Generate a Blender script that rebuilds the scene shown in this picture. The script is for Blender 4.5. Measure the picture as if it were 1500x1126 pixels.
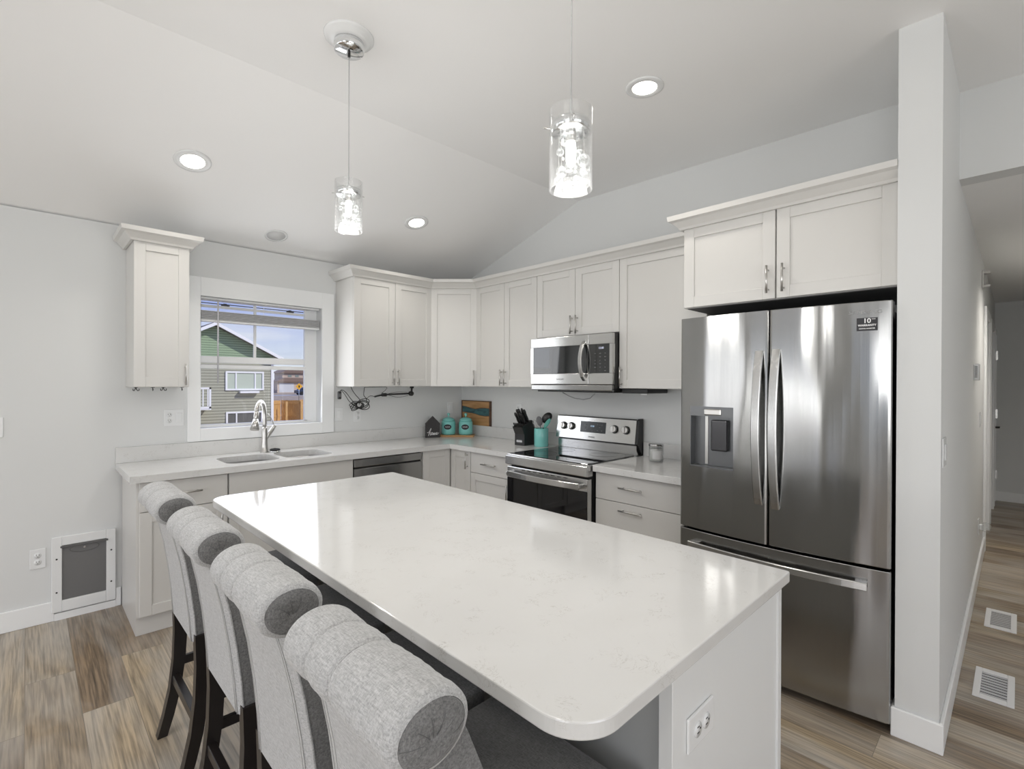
import bpy, bmesh, math, random
from mathutils import Vector, Matrix
random.seed(4)
S = bpy.context.scene
for o in list(bpy.data.objects): bpy.data.objects.remove(o, do_unlink=True)
COL = S.collection
PI = math.pi

# ------------------------------------------------------------------ camera
cd = bpy.data.cameras.new('camera'); cam = bpy.data.objects.new('camera', cd); COL.objects.link(cam)
cd.sensor_fit = 'HORIZONTAL'; cd.sensor_width = 36.0
cd.lens = 726.4153 * 36 / 1500
yaw, pitch, roll = math.radians(-44.392), math.radians(-0.1652), math.radians(0.2362)
fwd = Vector((-math.sin(yaw), math.cos(yaw), 0)); rgt = Vector((math.cos(yaw), math.sin(yaw), 0)); up = Vector((0, 0, 1))
f2 = fwd * math.cos(pitch) + up * math.sin(pitch); u2 = up * math.cos(pitch) - fwd * math.sin(pitch)
r3 = rgt * math.cos(roll) + u2 * math.sin(roll); u3 = u2 * math.cos(roll) - rgt * math.sin(roll)
mw = Matrix((r3, u3, -f2)).transposed().to_4x4(); mw.translation = Vector((-3.235, -4.05, 1.4418))
cam.matrix_world = mw
cd.shift_x = 0.0; cd.shift_y = -0.0005
cd.clip_start = 0.02; cd.clip_end = 500
S.camera = cam

# ------------------------------------------------------------------ exposure, sky, sun, daylight
S.view_settings.view_transform = 'Standard'; S.view_settings.look = 'None'
S.view_settings.exposure = -0.1; S.view_settings.gamma = 1.0; S.view_settings.use_curve_mapping = False

W = bpy.data.worlds.new('sky'); S.world = W; W.use_nodes = True
wt = W.node_tree; wt.nodes.clear()
wo = wt.nodes.new('ShaderNodeOutputWorld'); wb = wt.nodes.new('ShaderNodeBackground')
tc = wt.nodes.new('ShaderNodeTexCoord'); sx = wt.nodes.new('ShaderNodeSeparateXYZ'); cr = wt.nodes.new('ShaderNodeValToRGB')
wt.links.new(tc.outputs['Generated'], sx.inputs[0]); wt.links.new(sx.outputs['Z'], cr.inputs[0])
e = cr.color_ramp.elements
e[0].position = 0.0; e[0].color = (0.80, 0.86, 0.93, 1)
e[1].position = 0.6; e[1].color = (0.16, 0.27, 0.75, 1)
for p, c in ((0.06, (0.66, 0.75, 0.93, 1)), (0.17, (0.30, 0.40, 0.88, 1))):
    k = e.new(p); k.color = c
mp = wt.nodes.new('ShaderNodeMapping'); mp.inputs['Scale'].default_value = (2.0, 2.0, 14.0)
nz = wt.nodes.new('ShaderNodeTexNoise'); nz.inputs['Scale'].default_value = 2.2; nz.inputs['Detail'].default_value = 5
cr2 = wt.nodes.new('ShaderNodeValToRGB'); cr2.color_ramp.elements[0].position = 0.48; cr2.color_ramp.elements[1].position = 0.75
cr2.color_ramp.elements[1].color = (0.6, 0.6, 0.6, 1)
mx = wt.nodes.new('ShaderNodeMixRGB'); mx.inputs[2].default_value = (0.9, 0.93, 0.98, 1)
wt.links.new(tc.outputs['Generated'], mp.inputs[0]); wt.links.new(mp.outputs[0], nz.inputs['Vector']); wt.links.new(nz.outputs['Fac'], cr2.inputs[0])
wt.links.new(cr2.outputs[0], mx.inputs[0]); wt.links.new(cr.outputs[0], mx.inputs[1])
wt.links.new(mx.outputs[0], wb.inputs[0]); wb.inputs[1].default_value = 1.0
wt.links.new(wb.outputs[0], wo.inputs[0])

def sun(d, strength):
    l = bpy.data.lights.new('sun', 'SUN'); l.energy = strength; l.angle = math.radians(0.6); l.color = (1, 0.96, 0.9)
    o = bpy.data.objects.new('sun', l); COL.objects.link(o); o.rotation_euler = Vector(d).to_track_quat('-Z', 'Y').to_euler()
sun((-0.55, 0.75, -0.75), 3.2)

def area(name, loc, d, w, h, energy, color=(1, 1, 1)):
    l = bpy.data.lights.new(name, 'AREA'); l.shape = 'RECTANGLE'; l.size = w; l.size_y = h; l.energy = energy; l.color = color
    o = bpy.data.objects.new(name, l); COL.objects.link(o); o.location = loc
    o.rotation_euler = Vector(d).to_track_quat('-Z', 'Z' if abs(d[2]) < .9 else 'Y').to_euler()
    return o
# lamps added in place of daylight at the unseen living-room windows (west and south sides, and the dining end of the window wall)
area('streak_patio_sidelight', (-7.42, -1.05, 1.15), (1, 0, 0), .22, 2.0, 14, (1, .995, .985))  # both patio strips kept narrow to streak the fridge doors
area('streak_patio_panel', (-7.42, -1.95, 1.15), (1, 0, 0), .30, 2.0, 18, (1, .995, .985))
area('fill_west_window', (-7.42, -5.0, 1.4), (1, 0, .5), 2.6, 1.7, 70, (1, .995, .985))  # added fill, tilted upward to brighten the ceiling
area('fill_north_window', (-5.75, -0.06, 1.35), (0, -1, .2), 1.6, 1.5, 16, (1, .995, .985))  # added wide and weak to whiten the left fridge door
area('fill_south_window', (-3.6, -8.42, 1.45), (0, 1, .55), 3.4, 1.6, 75, (1, .995, .985))  # added fill from behind the camera, also tilted up
area('daylight_kitchen_window', (-1.92, -0.02, 1.6), (0, -1, -0.1), 0.8, 0.9, 7, (.97, .985, 1))

# ------------------------------------------------------------------ mesh kit
class M:
    def __init__(s): s.b = bmesh.new()
    def _merge(s, t, smooth=False, mat=0):
        for f in t.faces: f.smooth = smooth; f.material_index = mat
        me = bpy.data.meshes.new('t'); t.to_mesh(me); t.free(); s.b.from_mesh(me); bpy.data.meshes.remove(me); return s
    def box(s, x0, y0, z0, x1, y1, z1, bev=0, seg=2, smooth=False, rot=None, mat=0):
        t = bmesh.new(); bmesh.ops.create_cube(t, size=1)
        c = Vector(((x0+x1)/2, (y0+y1)/2, (z0+z1)/2)); d = (abs(x1-x0), abs(y1-y0), abs(z1-z0))
        for v in t.verts: v.co = Vector((v.co.x*d[0], v.co.y*d[1], v.co.z*d[2]))
        if bev: bmesh.ops.bevel(t, geom=t.edges[:], offset=min(bev, min(d)*.49), segments=seg, profile=.5, affect='EDGES')
        for v in t.verts: v.co = (rot @ v.co if rot else v.co) + c
        return s._merge(t, smooth, mat)
    def prism(s, poly, z0, z1, axis='z', bev=0, seg=3, smooth=False, mat=0, only=None):
        # poly in the plane perpendicular to axis: z->(x,y), y->(x,z), x->(y,z)
        t = bmesh.new()
        f = {'z': lambda a, b, c: (a, b, c), 'y': lambda a, b, c: (a, c, b), 'x': lambda a, b, c: (c, a, b)}[axis]
        A = [t.verts.new(f(a, b, z0)) for a, b in poly]; B = [t.verts.new(f(a, b, z1)) for a, b in poly]
        fa = t.faces.new(A); fb = t.faces.new(B); n = len(poly)
        for i in range(n): t.faces.new((A[i], A[(i+1) % n], B[(i+1) % n], B[i]))
        bmesh.ops.recalc_face_normals(t, faces=t.faces[:])
        if bev:
            ed = list(set(list(fa.edges)+list(fb.edges)))
            bmesh.ops.bevel(t, geom=ed, offset=bev, segments=seg, profile=.5, affect='EDGES')
        return s._merge(t, smooth, mat)
    def lathe(s, prof, c=(0, 0, 0), n=32, axis='z', rot=None, smooth=True, a0=0, mat=0, sq=(1, 1)):
        # prof: list of (r, h)
        t = bmesh.new(); rings = []
        for r, h in prof:
            if r < 1e-6: rings.append([t.verts.new((0, 0, h))])
            else: rings.append([t.verts.new((r*sq[0]*math.cos(a0+2*PI*i/n), r*sq[1]*math.sin(a0+2*PI*i/n), h)) for i in range(n)])
        for A, B in zip(rings, rings[1:]):
            for i in range(n):
                j = (i+1) % n
                if len(A) == 1 and len(B) == 1: continue
                if len(A) == 1: t.faces.new((A[0], B[i], B[j]))
                elif len(B) == 1: t.faces.new((A[i], A[j], B[0]))
                else: t.faces.new((A[i], A[j], B[j], B[i]))
        R = {'z': Matrix.Identity(3), 'y': Matrix.Rotation(-PI/2, 3, 'X'), 'x': Matrix.Rotation(PI/2, 3, 'Y')}[axis]
        if rot: R = rot @ R
        for v in t.verts: v.co = R @ v.co + Vector(c)
        bmesh.ops.recalc_face_normals(t, faces=t.faces[:])
        return s._merge(t, smooth, mat)
    def cyl(s, p0, p1, r, n=16, smooth=True, bev=0, mat=0, r1=None):
        p0 = Vector(p0); p1 = Vector(p1); L = (p1-p0).length; r1 = r if r1 is None else r1
        prof = [(0, 0), (r-bev, 0)] + ([(r, bev)] if bev else []) + ([(r1, L-bev)] if bev else []) + [(r1-bev, L), (0, L)]
        q = (p1-p0).to_track_quat('Z', 'Y').to_matrix()
        t = M(); t.lathe(prof, (0, 0, 0), n, smooth=False)
        for v in t.b.verts: v.co = q @ v.co + p0
        for f in t.b.faces: f.smooth = smooth and len(f.verts) == 4 and f.calc_area() > 0
        me = bpy.data.meshes.new('t'); t.b.to_mesh(me); t.b.free()
        for p in me.polygons: p.material_index = mat
        s.b.from_mesh(me); bpy.data.meshes.remove(me); return s
    def tube(s, pts, r, n=8, closed=False, smooth=True, radii=None, flat=1.0, mat=0):
        pts = [Vector(p) for p in pts]; t = bmesh.new(); rings = []; N = len(pts)
        prev = None
        for i, p in enumerate(pts):
            a = pts[(i-1) % N] if (closed or i > 0) else p; b = pts[(i+1) % N] if (closed or i < N-1) else p
            d = (b-a).normalized()
            if prev is None:
                prev = d.orthogonal().normalized()
            prev = (prev - d*prev.dot(d)).normalized(); q = d.cross(prev)
            rr = radii[i] if radii else r
            rings.append([t.verts.new(p + prev*math.cos(2*PI*k/n)*rr*flat + q*math.sin(2*PI*k/n)*rr) for k in range(n)])
        for i in range(N if closed else N-1):
            A, B = rings[i], rings[(i+1) % N]
            for k in range(n): t.faces.new((A[k], A[(k+1) % n], B[(k+1) % n], B[k]))
        if not closed: t.faces.new(rings[0][::-1]); t.faces.new(rings[-1])
        bmesh.ops.recalc_face_normals(t, faces=t.faces[:])
        return s._merge(t, smooth, mat)
    def strap(s, pts, nrm, w, t, c=.003):
        # flat bar with chamfered rectangular section; nrm is the thin direction
        pts = [Vector(p) for p in pts]; tb = bmesh.new(); rings = []; nrm = Vector(nrm)
        a, b = w/2, t/2; sec = [(-a+c, -b), (a-c, -b), (a, -b+c), (a, b-c), (a-c, b), (-a+c, b), (-a, b-c), (-a, -b+c)]
        for i, p in enumerate(pts):
            d = (pts[min(i+1, len(pts)-1)]-pts[max(i-1, 0)]).normalized(); q = nrm.cross(d).normalized(); n2 = d.cross(q)
            rings.append([tb.verts.new(p+q*x+n2*y) for x, y in sec])
        for A, B in zip(rings, rings[1:]):
            for k in range(8): tb.faces.new((A[k], A[(k+1) % 8], B[(k+1) % 8], B[k]))
        tb.faces.new(rings[0][::-1]); tb.faces.new(rings[-1]); bmesh.ops.recalc_face_normals(tb, faces=tb.faces[:])
        return s._merge(tb, False)
    def sweep(s, path, prof, smooth=False):
        # mitred sweep of a profile (out, z) along a 2D path; "out" is to the right of travel
        t = bmesh.new(); P = [Vector(p) for p in path]; rings = []
        for i, p in enumerate(P):
            d0 = (P[i]-P[i-1]).normalized() if i else (P[1]-P[0]).normalized()
            d1 = (P[i+1]-P[i]).normalized() if i < len(P)-1 else d0
            n0 = Vector((d0.y, -d0.x)); n1 = Vector((d1.y, -d1.x)); m = (n0+n1).normalized(); k = 1/max(.2, m.dot(n0))
            rings.append([t.verts.new((p.x+m.x*k*o, p.y+m.y*k*o, z)) for o, z in prof])
        n = len(prof)
        for A, B in zip(rings, rings[1:]):
            for k in range(n): t.faces.new((A[k], A[(k+1) % n], B[(k+1) % n], B[k]))
        t.faces.new(rings[0][::-1]); t.faces.new(rings[-1])
        bmesh.ops.recalc_face_normals(t, faces=t.faces[:])
        return s._merge(t, smooth)
    def grid(s, fn, nu, nv, smooth=True, closeu=False, mat=0):
        t = bmesh.new(); V = [[t.verts.new(fn(i/nu, j/nv)) for j in range(nv+1)] for i in range(nu if closeu else nu+1)]
        for i in range(nu):
            for j in range(nv): 
                A = V[i]; B = V[(i+1) % len(V)]
                t.faces.new((A[j], B[j], B[j+1], A[j+1]))
        bmesh.ops.recalc_face_normals(t, faces=t.faces[:])
        return s._merge(t, smooth, mat)
    def build(s, name, mat, parent=None, **kw):
        me = bpy.data.meshes.new(name); s.b.to_mesh(me); s.b.free()
        for m_ in (mat if isinstance(mat, (list, tuple)) else [mat]): me.materials.append(m_)
        o = bpy.data.objects.new(name, me); COL.objects.link(o)
        if parent: o.parent = parent
        for k, v in kw.items(): o[k] = v
        return o

def thing(name, label, cat, loc=(0, 0, 0), rz=0, group=None):
    o = bpy.data.objects.new(name, None); COL.objects.link(o); o.location = loc; o.rotation_euler = (0, 0, rz)
    o.empty_display_size = .1; o['label'] = label; o['category'] = cat
    if group: o['group'] = group
    return o
def tag(o, label, cat, group=None):
    o['label'] = label; o['category'] = cat
    if group: o['group'] = group
    return o
def struct(name, m, mat): return m.build(name, mat, None, kind='structure')
def kids(o): return [c for c in bpy.data.objects if c.parent == o]
def dup(o, parent=None):
    c = o.copy(); COL.objects.link(c); c.parent = parent
    for ch in kids(o): dup(ch, c)
    return c
def lettering(body, size, loc, mat, parent, rot=(PI/2, 0, 0), name='lettering', extrude=.0004, align='CENTER', sx=1.0, bold=0.0):
    cu = bpy.data.curves.new('t', 'FONT'); cu.body = body; cu.size = size; cu.align_x = align; cu.align_y = 'CENTER'; cu.extrude = extrude; cu.offset = bold
    to = bpy.data.objects.new('t', cu); COL.objects.link(to); bpy.context.view_layer.update()
    me = bpy.data.meshes.new_from_object(to.evaluated_get(bpy.context.evaluated_depsgraph_get()))
    bpy.data.objects.remove(to)
    R = Matrix.Rotation(rot[2], 4, 'Z') @ Matrix.Rotation(rot[1], 4, 'Y') @ Matrix.Rotation(rot[0], 4, 'X') @ Matrix.Diagonal((sx, 1, 1, 1))
    me.transform(Matrix.Translation(loc) @ R)
    me.materials.clear(); me.materials.append(mat); me.name = name
    o = bpy.data.objects.new(name, me); COL.objects.link(o); o.parent = parent
    return o

# ------------------------------------------------------------------ materials
def mat(name, col, rough=.5, metal=0, spec=.5, **kw):
    m = bpy.data.materials.new(name); m.use_nodes = True; b = m.node_tree.nodes['Principled BSDF']
    b.inputs['Base Color'].default_value = (*col, 1); b.inputs['Roughness'].default_value = rough; b.inputs['Metallic'].default_value = metal
    b.inputs['Specular IOR Level'].default_value = spec
    for k, v in kw.items(): b.inputs[k].default_value = v
    return m
class N:
    def __init__(s, m): s.t = m.node_tree; s.b = s.t.nodes.get('Principled BSDF')
    def n(s, typ, **kw):
        x = s.t.nodes.new('ShaderNode'+typ)
        for k, v in kw.items():
            if k.startswith('_'): setattr(x, k[1:], v)
            else: x.inputs[k.replace('__', ' ')].default_value = v
        return x
    def l(s, a, b): s.t.links.new(a, b)
    def ramp(s, stops, src=None):
        r = s.n('ValToRGB'); el = r.color_ramp.elements
        while len(el) > 1: el.remove(el[0])
        for i, (p, c) in enumerate(stops):
            k = el[0] if i == 0 else el.new(p)
            k.position = p; k.color = (*c, 1) if isinstance(c, (tuple, list)) else (c, c, c, 1)
        if src: s.l(src, r.inputs[0])
        return r
    def coords(s, scale=(1, 1, 1), rot=(0, 0, 0), kind='Object'):
        c = s.n('TexCoord'); m_ = s.n('Mapping'); m_.inputs['Scale'].default_value = scale; m_.inputs['Rotation'].default_value = rot
        s.l(c.outputs[kind], m_.inputs[0]); return m_.outputs[0]
    def bump(s, src, strength=.1, dist=.01):
        b = s.n('Bump'); b.inputs['Strength'].default_value = strength; b.inputs['Distance'].default_value = dist
        s.l(src, b.inputs['Height']); s.l(b.outputs[0], s.b.inputs['Normal'])
    def mix(s, a, b, fac, mode='MIX'):
        m_ = s.n('MixRGB', _blend_type=mode)
        for v, i in ((fac, 0), (a, 1), (b, 2)):
            if hasattr(v, 'links'): s.l(v, m_.inputs[i])
            else: m_.inputs[i].default_value = v if i == 0 else (*v, 1)
        return m_.outputs[0]

wallm = mat('wall_paint', (.71, .72, .715), .6)
n_ = N(wallm); z_ = n_.n('TexNoise', Scale=160, Detail=2); n_.l(n_.coords(), z_.inputs['Vector']); n_.bump(z_.outputs[0], .04, .002)
ceilm = mat('ceiling_paint', (.92, .92, .915), .8)
trimm = mat('white_trim_paint', (.86, .87, .87), .3)
cabm = mat('cabinet_paint', (.66, .65, .625), .32)
cabin = mat('cabinet_underside', (.10, .10, .10), .7)
islm = mat('island_panel_paint', (.78, .79, .785), .35)
islgrey = mat('island_grey_back', (.40, .41, .41), .5)
whitep = mat('white_plastic', (.80, .81, .81), .25)
blackp = mat('black_plastic', (.012, .012, .012), .35)
darkgap = mat('dark_gap', (.02, .02, .02), .9)
nickel = mat('brushed_nickel', (.56, .55, .53), .28, 1)
chrome = mat('polished_chrome', (.80, .81, .82), .08, 1)
dwood = mat('espresso_wood', (.018, .015, .014), .32)
rubber = mat('black_rubber', (.01, .01, .01), .6)
teal = mat('teal_glaze', (.21, .57, .53), .12)
tealr = mat('teal_silicone', (.11, .42, .36), .4)
greym = mat('grey_silicone', (.14, .14, .145), .45)
labelm = mat('black_label', (.02, .02, .025), .5)
letm = mat('white_lettering', (.85, .85, .85), .5)
greylet = mat('grey_lettering', (.30, .30, .30), .4)
waxm = mat('white_wax', (.83, .82, .79), .5)

# stainless steel
def steel(name, base=.50, rough=.24, wav=0.0, tan='z'):
    m = mat(name, (base, base, base*.985), rough, 1); n = N(m)
    n.b.inputs['Anisotropic'].default_value = .85; n.b.inputs['Anisotropic Rotation'].default_value = .25
    tg = n.n('Tangent', _direction_type='RADIAL', _axis='Z'); n.l(tg.outputs[0], n.b.inputs['Tangent'])
    co = n.coords((1.5, 1.5, 260) if tan == 'x' else (260, 260, 1.5)); z = n.n('TexNoise', Scale=1.0, Detail=3); n.l(co, z.inputs['Vector'])
    r = n.ramp([(0, rough*.8), (1, rough*1.25)], z.outputs[0]); n.l(r.outputs[0], n.b.inputs['Roughness'])
    if wav:
        c2 = n.coords((3.0, 3.4, .55)); z2 = n.n('TexNoise', Scale=1.6, Detail=1); n.l(c2, z2.inputs['Vector']); n.bump(z2.outputs[0], 1.0, wav)
    return m
steelf = steel('fridge_stainless', .36, .15, .016)
steelm = steel('stainless', .60, .22)
steelh = steel('stainless_handle', .55, .24)
steeld = steel('dark_stainless', .36, .22)
sinkm = mat('sink_steel', (.27, .27, .27), .32, 1)
blackglass = mat('black_glass', (.006, .006, .007), .03, 0, .6)
mwglass = mat('microwave_glass', (.012, .014, .015), .04, 0, .9)

# quartz counter with short fine veins
quartz = mat('white_quartz', (.80, .795, .78), .09, 0, .5)
n_ = N(quartz)
co = n_.coords((1, 1, 1))
w1 = n_.n('TexNoise', Scale=3.2, Detail=4, Distortion=1.2); n_.l(co, w1.inputs['Vector'])
cl = n_.ramp([(0, (.665, .66, .645)), (.5, (.69, .688, .675)), (1, (.72, .72, .71))], w1.outputs[0])
dn = n_.n('TexNoise', Scale=5.0, Detail=3); n_.l(co, dn.inputs['Vector'])
va = n_.n('VectorMath', _operation='ADD'); n_.l(co, va.inputs[0]); n_.l(dn.outputs['Color'], va.inputs[1])
v1 = n_.n('TexNoise', Scale=22.0, Detail=5, Roughness=.62); n_.l(va.outputs[0], v1.inputs['Vector'])
rd = n_.ramp([(0, 0), (.487, 0), (.5, 1), (.513, 0), (1, 0)], v1.outputs[0])
mk = n_.n('TexNoise', Scale=17.0, Detail=3); n_.l(co, mk.inputs['Vector'])
mkr = n_.ramp([(0, 0), (.53, 0), (.62, .8), (1, 1)], mk.outputs[0])
mm = n_.n('Math', _operation='MULTIPLY'); n_.l(rd.outputs[0], mm.inputs[0]); n_.l(mkr.outputs[0], mm.inputs[1])
n_.l(n_.mix(cl.outputs[0], (.42, .40, .37), mm.outputs[0]), n_.b.inputs['Base Color'])

# vinyl plank floor (planks run along y)
floorm = mat('vinyl_plank_floor', (.3, .27, .23), .38)
n_ = N(floorm)
co = n_.coords((1, 1, 1), (0, 0, PI/2))
bk = n_.n('TexBrick', Scale=1.0, Mortar__Size=.0012, Mortar__Smooth=.3, Bias=0, Brick__Width=1.22, Row__Height=.18, _offset=.37, _offset_frequency=2)
bk.inputs['Color1'].default_value = (0, 0, 0, 1); bk.inputs['Color2'].default_value = (1, 1, 1, 1); bk.inputs['Mortar'].default_value = (.5, .5, .5, 1)
n_.l(co, bk.inputs['Vector'])
tone = n_.ramp([(0, (.20, .138, .082)), (.3, (.28, .205, .13)), (.55, (.35, .28, .195)), (.8, (.40, .315, .21)), (1, (.48, .375, .25))], bk.outputs['Color'])
# per plank offset for the grain
of = n_.n('VectorMath', _operation='SCALE'); of.inputs['Scale'].default_value = 13.0; n_.l(bk.outputs['Color'], of.inputs[0])
ad = n_.n('VectorMath', _operation='ADD'); n_.l(n_.coords((1, 1, 1)), ad.inputs[0]); n_.l(of.outputs[0], ad.inputs[1])
st = n_.n('Mapping'); st.inputs['Scale'].default_value = (26, 1.3, 1); n_.l(ad.outputs[0], st.inputs[0])
g1 = n_.n('TexNoise', Scale=1.0, Detail=7, Roughness=.65, Distortion=1.6); n_.l(st.outputs[0], g1.inputs['Vector'])
gr = n_.ramp([(.25, .42), (.5, .95), (.75, 1.3)], g1.outputs[0])
st3 = n_.n('Mapping'); st3.inputs['Scale'].default_value = (120, 4, 1); n_.l(ad.outputs[0], st3.inputs[0])
g3 = n_.n('TexNoise', Scale=1.0, Detail=4); n_.l(st3.outputs[0], g3.inputs['Vector'])
gr3 = n_.ramp([(.3, .66), (.6, 1.10)], g3.outputs[0])
st2 = n_.n('Mapping'); st2.inputs['Scale'].default_value = (4.5, 1.4, 1); n_.l(ad.outputs[0], st2.inputs[0])
g2 = n_.n('TexNoise', Scale=1.0, Detail=3, Distortion=.6); n_.l(st2.outputs[0], g2.inputs['Vector'])
pale = n_.ramp([(.38, 0), (.75, .8)], g2.outputs[0])
a = n_.mix(tone.outputs[0], gr.outputs[0], 1.0, 'MULTIPLY'); a = n_.mix(a, gr3.outputs[0], 1.0, 'MULTIPLY')
a = n_.mix(a, (.50, .475, .435), pale.outputs[0])
a = n_.mix(a, gr3.outputs[0], .6, 'MULTIPLY')
mr = n_.ramp([(0, 1), (1, .55)], bk.outputs['Fac']); a = n_.mix(a, mr.outputs[0], 1.0, 'MULTIPLY')
n_.l(a, n_.b.inputs['Base Color']); n_.bump(g3.outputs[0], .12, .002)

# upholstery
def fabric(name, dark, light):
    m = mat(name, light, .95, 0, .15); n = N(m); n.b.inputs['Sheen Weight'].default_value = .25; n.b.inputs['Sheen Roughness'].default_value = .5
    z = n.n('TexNoise', Scale=1.0, Detail=4, Roughness=.7); n.l(n.coords((420, 55, 420)), z.inputs['Vector'])
    z1 = n.n('TexNoise', Scale=1.0, Detail=4, Roughness=.7); n.l(n.coords((170, 620, 170)), z1.inputs['Vector'])
    ad = n.n('Math', _operation='ADD'); n.l(z.outputs[0], ad.inputs[0]); n.l(z1.outputs[0], ad.inputs[1])
    hf = n.n('Math', _operation='MULTIPLY'); hf.inputs[1].default_value = .5; n.l(ad.outputs[0], hf.inputs[0])
    r = n.ramp([(.36, dark), (.64, light)], hf.outputs[0]); n.l(r.outputs[0], n.b.inputs['Base Color']); n.bump(hf.outputs[0], .35, .002)
    return m
fab = fabric('grey_linen', (.27, .272, .272), (.58, .583, .583))
fab_shaded = fabric('shaded_grey_linen', (.10, .10, .10), (.26, .26, .258))  # same cloth darkened: shade painted into sides, end caps and seat
seam = mat('seam_and_crease_shade', (.13, .13, .13), .9)
stitch = mat('pale_stitch', (.52, .52, .51), .8)

# woods
def wood(name, c0, c1, sc=(3, 40, 40)):
    m = mat(name, c1, .45); n = N(m); z = n.n('TexNoise', Scale=1.0, Detail=5, Distortion=1.0); n.l(n.coords(sc), z.inputs['Vector'])
    r = n.ramp([(.3, c0), (.7, c1)], z.outputs[0]); n.l(r.outputs[0], n.b.inputs['Base Color']); return m
oak = wood('honey_wood', (.33, .17, .06), (.55, .32, .14))
walnut = wood('dark_walnut_edge', (.07, .035, .02), (.14, .07, .04))
resin = wood('teal_resin', (.02, .06, .07), (.07, .19, .20), (8, 8, 30))
fencem = wood('cedar_fence', (.52, .29, .10), (.72, .46, .2), (30, 30, 3))

def glassm(name, base=.04, edge=.5, tint=(1, 1, 1), power=3.0, haze=0.0):
    # thin clear glass: transparent face-on, more reflective towards grazing angles
    m = bpy.data.materials.new(name); m.use_nodes = True; t = m.node_tree; t.nodes.clear()
    o = t.nodes.new('ShaderNodeOutputMaterial'); tr = t.nodes.new('ShaderNodeBsdfTransparent'); tr.inputs[0].default_value = (*tint, 1)
    g = t.nodes.new('ShaderNodeBsdfGlossy'); g.inputs['Roughness'].default_value = .02; x = t.nodes.new('ShaderNodeMixShader')
    lw = t.nodes.new('ShaderNodeLayerWeight'); lw.inputs['Blend'].default_value = .5
    pw = t.nodes.new('ShaderNodeMath'); pw.operation = 'POWER'; pw.inputs[1].default_value = power; t.links.new(lw.outputs['Facing'], pw.inputs[0])
    ma = t.nodes.new('ShaderNodeMath'); ma.operation = 'MULTIPLY_ADD'; ma.inputs[1].default_value = edge; ma.inputs[2].default_value = base
    t.links.new(pw.outputs[0], ma.inputs[0]); t.links.new(ma.outputs[0], x.inputs[0]); t.links.new(tr.outputs[0], x.inputs[1])
    if haze:
        d = t.nodes.new('ShaderNodeBsdfTranslucent'); d.inputs[0].default_value = (1, 1, 1, 1); d2 = t.nodes.new('ShaderNodeBsdfDiffuse'); d2.inputs[0].default_value = (1, 1, 1, 1)
        y = t.nodes.new('ShaderNodeMixShader'); y.inputs[0].default_value = .5; t.links.new(d.outputs[0], y.inputs[1]); t.links.new(d2.outputs[0], y.inputs[2])
        z = t.nodes.new('ShaderNodeMixShader'); z.inputs[0].default_value = haze; t.links.new(g.outputs[0], z.inputs[1]); t.links.new(y.outputs[0], z.inputs[2]); t.links.new(z.outputs[0], x.inputs[2])
    else: t.links.new(g.outputs[0], x.inputs[2])
    t.links.new(x.outputs[0], o.inputs[0]); return m
pane = glassm('window_glass', .03, .3)
shade = glassm('clear_lamp_glass', .05, .6, (.98, .985, .985), 3.0, .15)
jarglass = glassm('jar_glass', .05, .5, (.93, .94, .94), 3.0, .2)
crystal = glassm('crystal_ball', .10, .8, (.95, .96, .96), 2.2, .25)

def emit(name, col, s):
    m = bpy.data.materials.new(name); m.use_nodes = True; b = m.node_tree.nodes['Principled BSDF']
    b.inputs['Base Color'].default_value = (.8, .8, .8, 1); b.inputs['Emission Color'].default_value = (*col, 1); b.inputs['Emission Strength'].default_value = s; return m
canlit = emit('lit_lens', (1, .95, .86), 6)
bulbm = emit('lit_bulb', (1, .98, .95), 5)
ledm = emit('blue_led', (.25, .55, .9), .6)
ledm2 = emit('violet_led', (.35, .4, .8), .5)

# ------------------------------------------------------------------ room shell
WX = -7.5; SY = -8.5; WE = -3.839      # west wall, south wall, hall side of the fridge wall
def zc(y): return 2.45 + .3158*(-y) if y > -1.52 else 2.93 - .0165*(-y-1.52)
struct('floor', M().box(WX-.2, SY-.2, -.12, 5.6, .14, 0), floorm)
cpoly = [(.14, zc(0)-.044), (-1.52, 2.93), (SY-.15, zc(SY-.15)), (SY-.15, 3.15), (-1.52, 3.15), (.14, 2.75)]
struct('ceiling', M().prism(cpoly, WX-.15, .12, 'x'), ceilm)
ox0, ox1, oz0, oz1 = -2.359, -1.487, 1.107, 2.047    # kitchen window opening
NW = .14
m = M()
for x0, z0, x1, z1 in ((WX, 0, -6.6, 2.44), (-6.6, 0, -4.9, .6), (-6.6, 2.1, -4.9, 2.44), (-4.9, 0, ox0, 2.44), (ox0, 0, ox1, oz0), (ox0, oz1, ox1, 2.44), (ox1, 0, 0.12, 2.44)):
    m.box(x0, 0, z0, x1, NW, z1)
struct('wall_north', m, wallm)
rp = [(0.0, 0), (0, zc(0)+.02), (-1.52, 2.95), (-3.72, 2.93), (-3.72, 0)]
struct('wall_east', M().prism(rp, 0, .12, 'x'), wallm)
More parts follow.
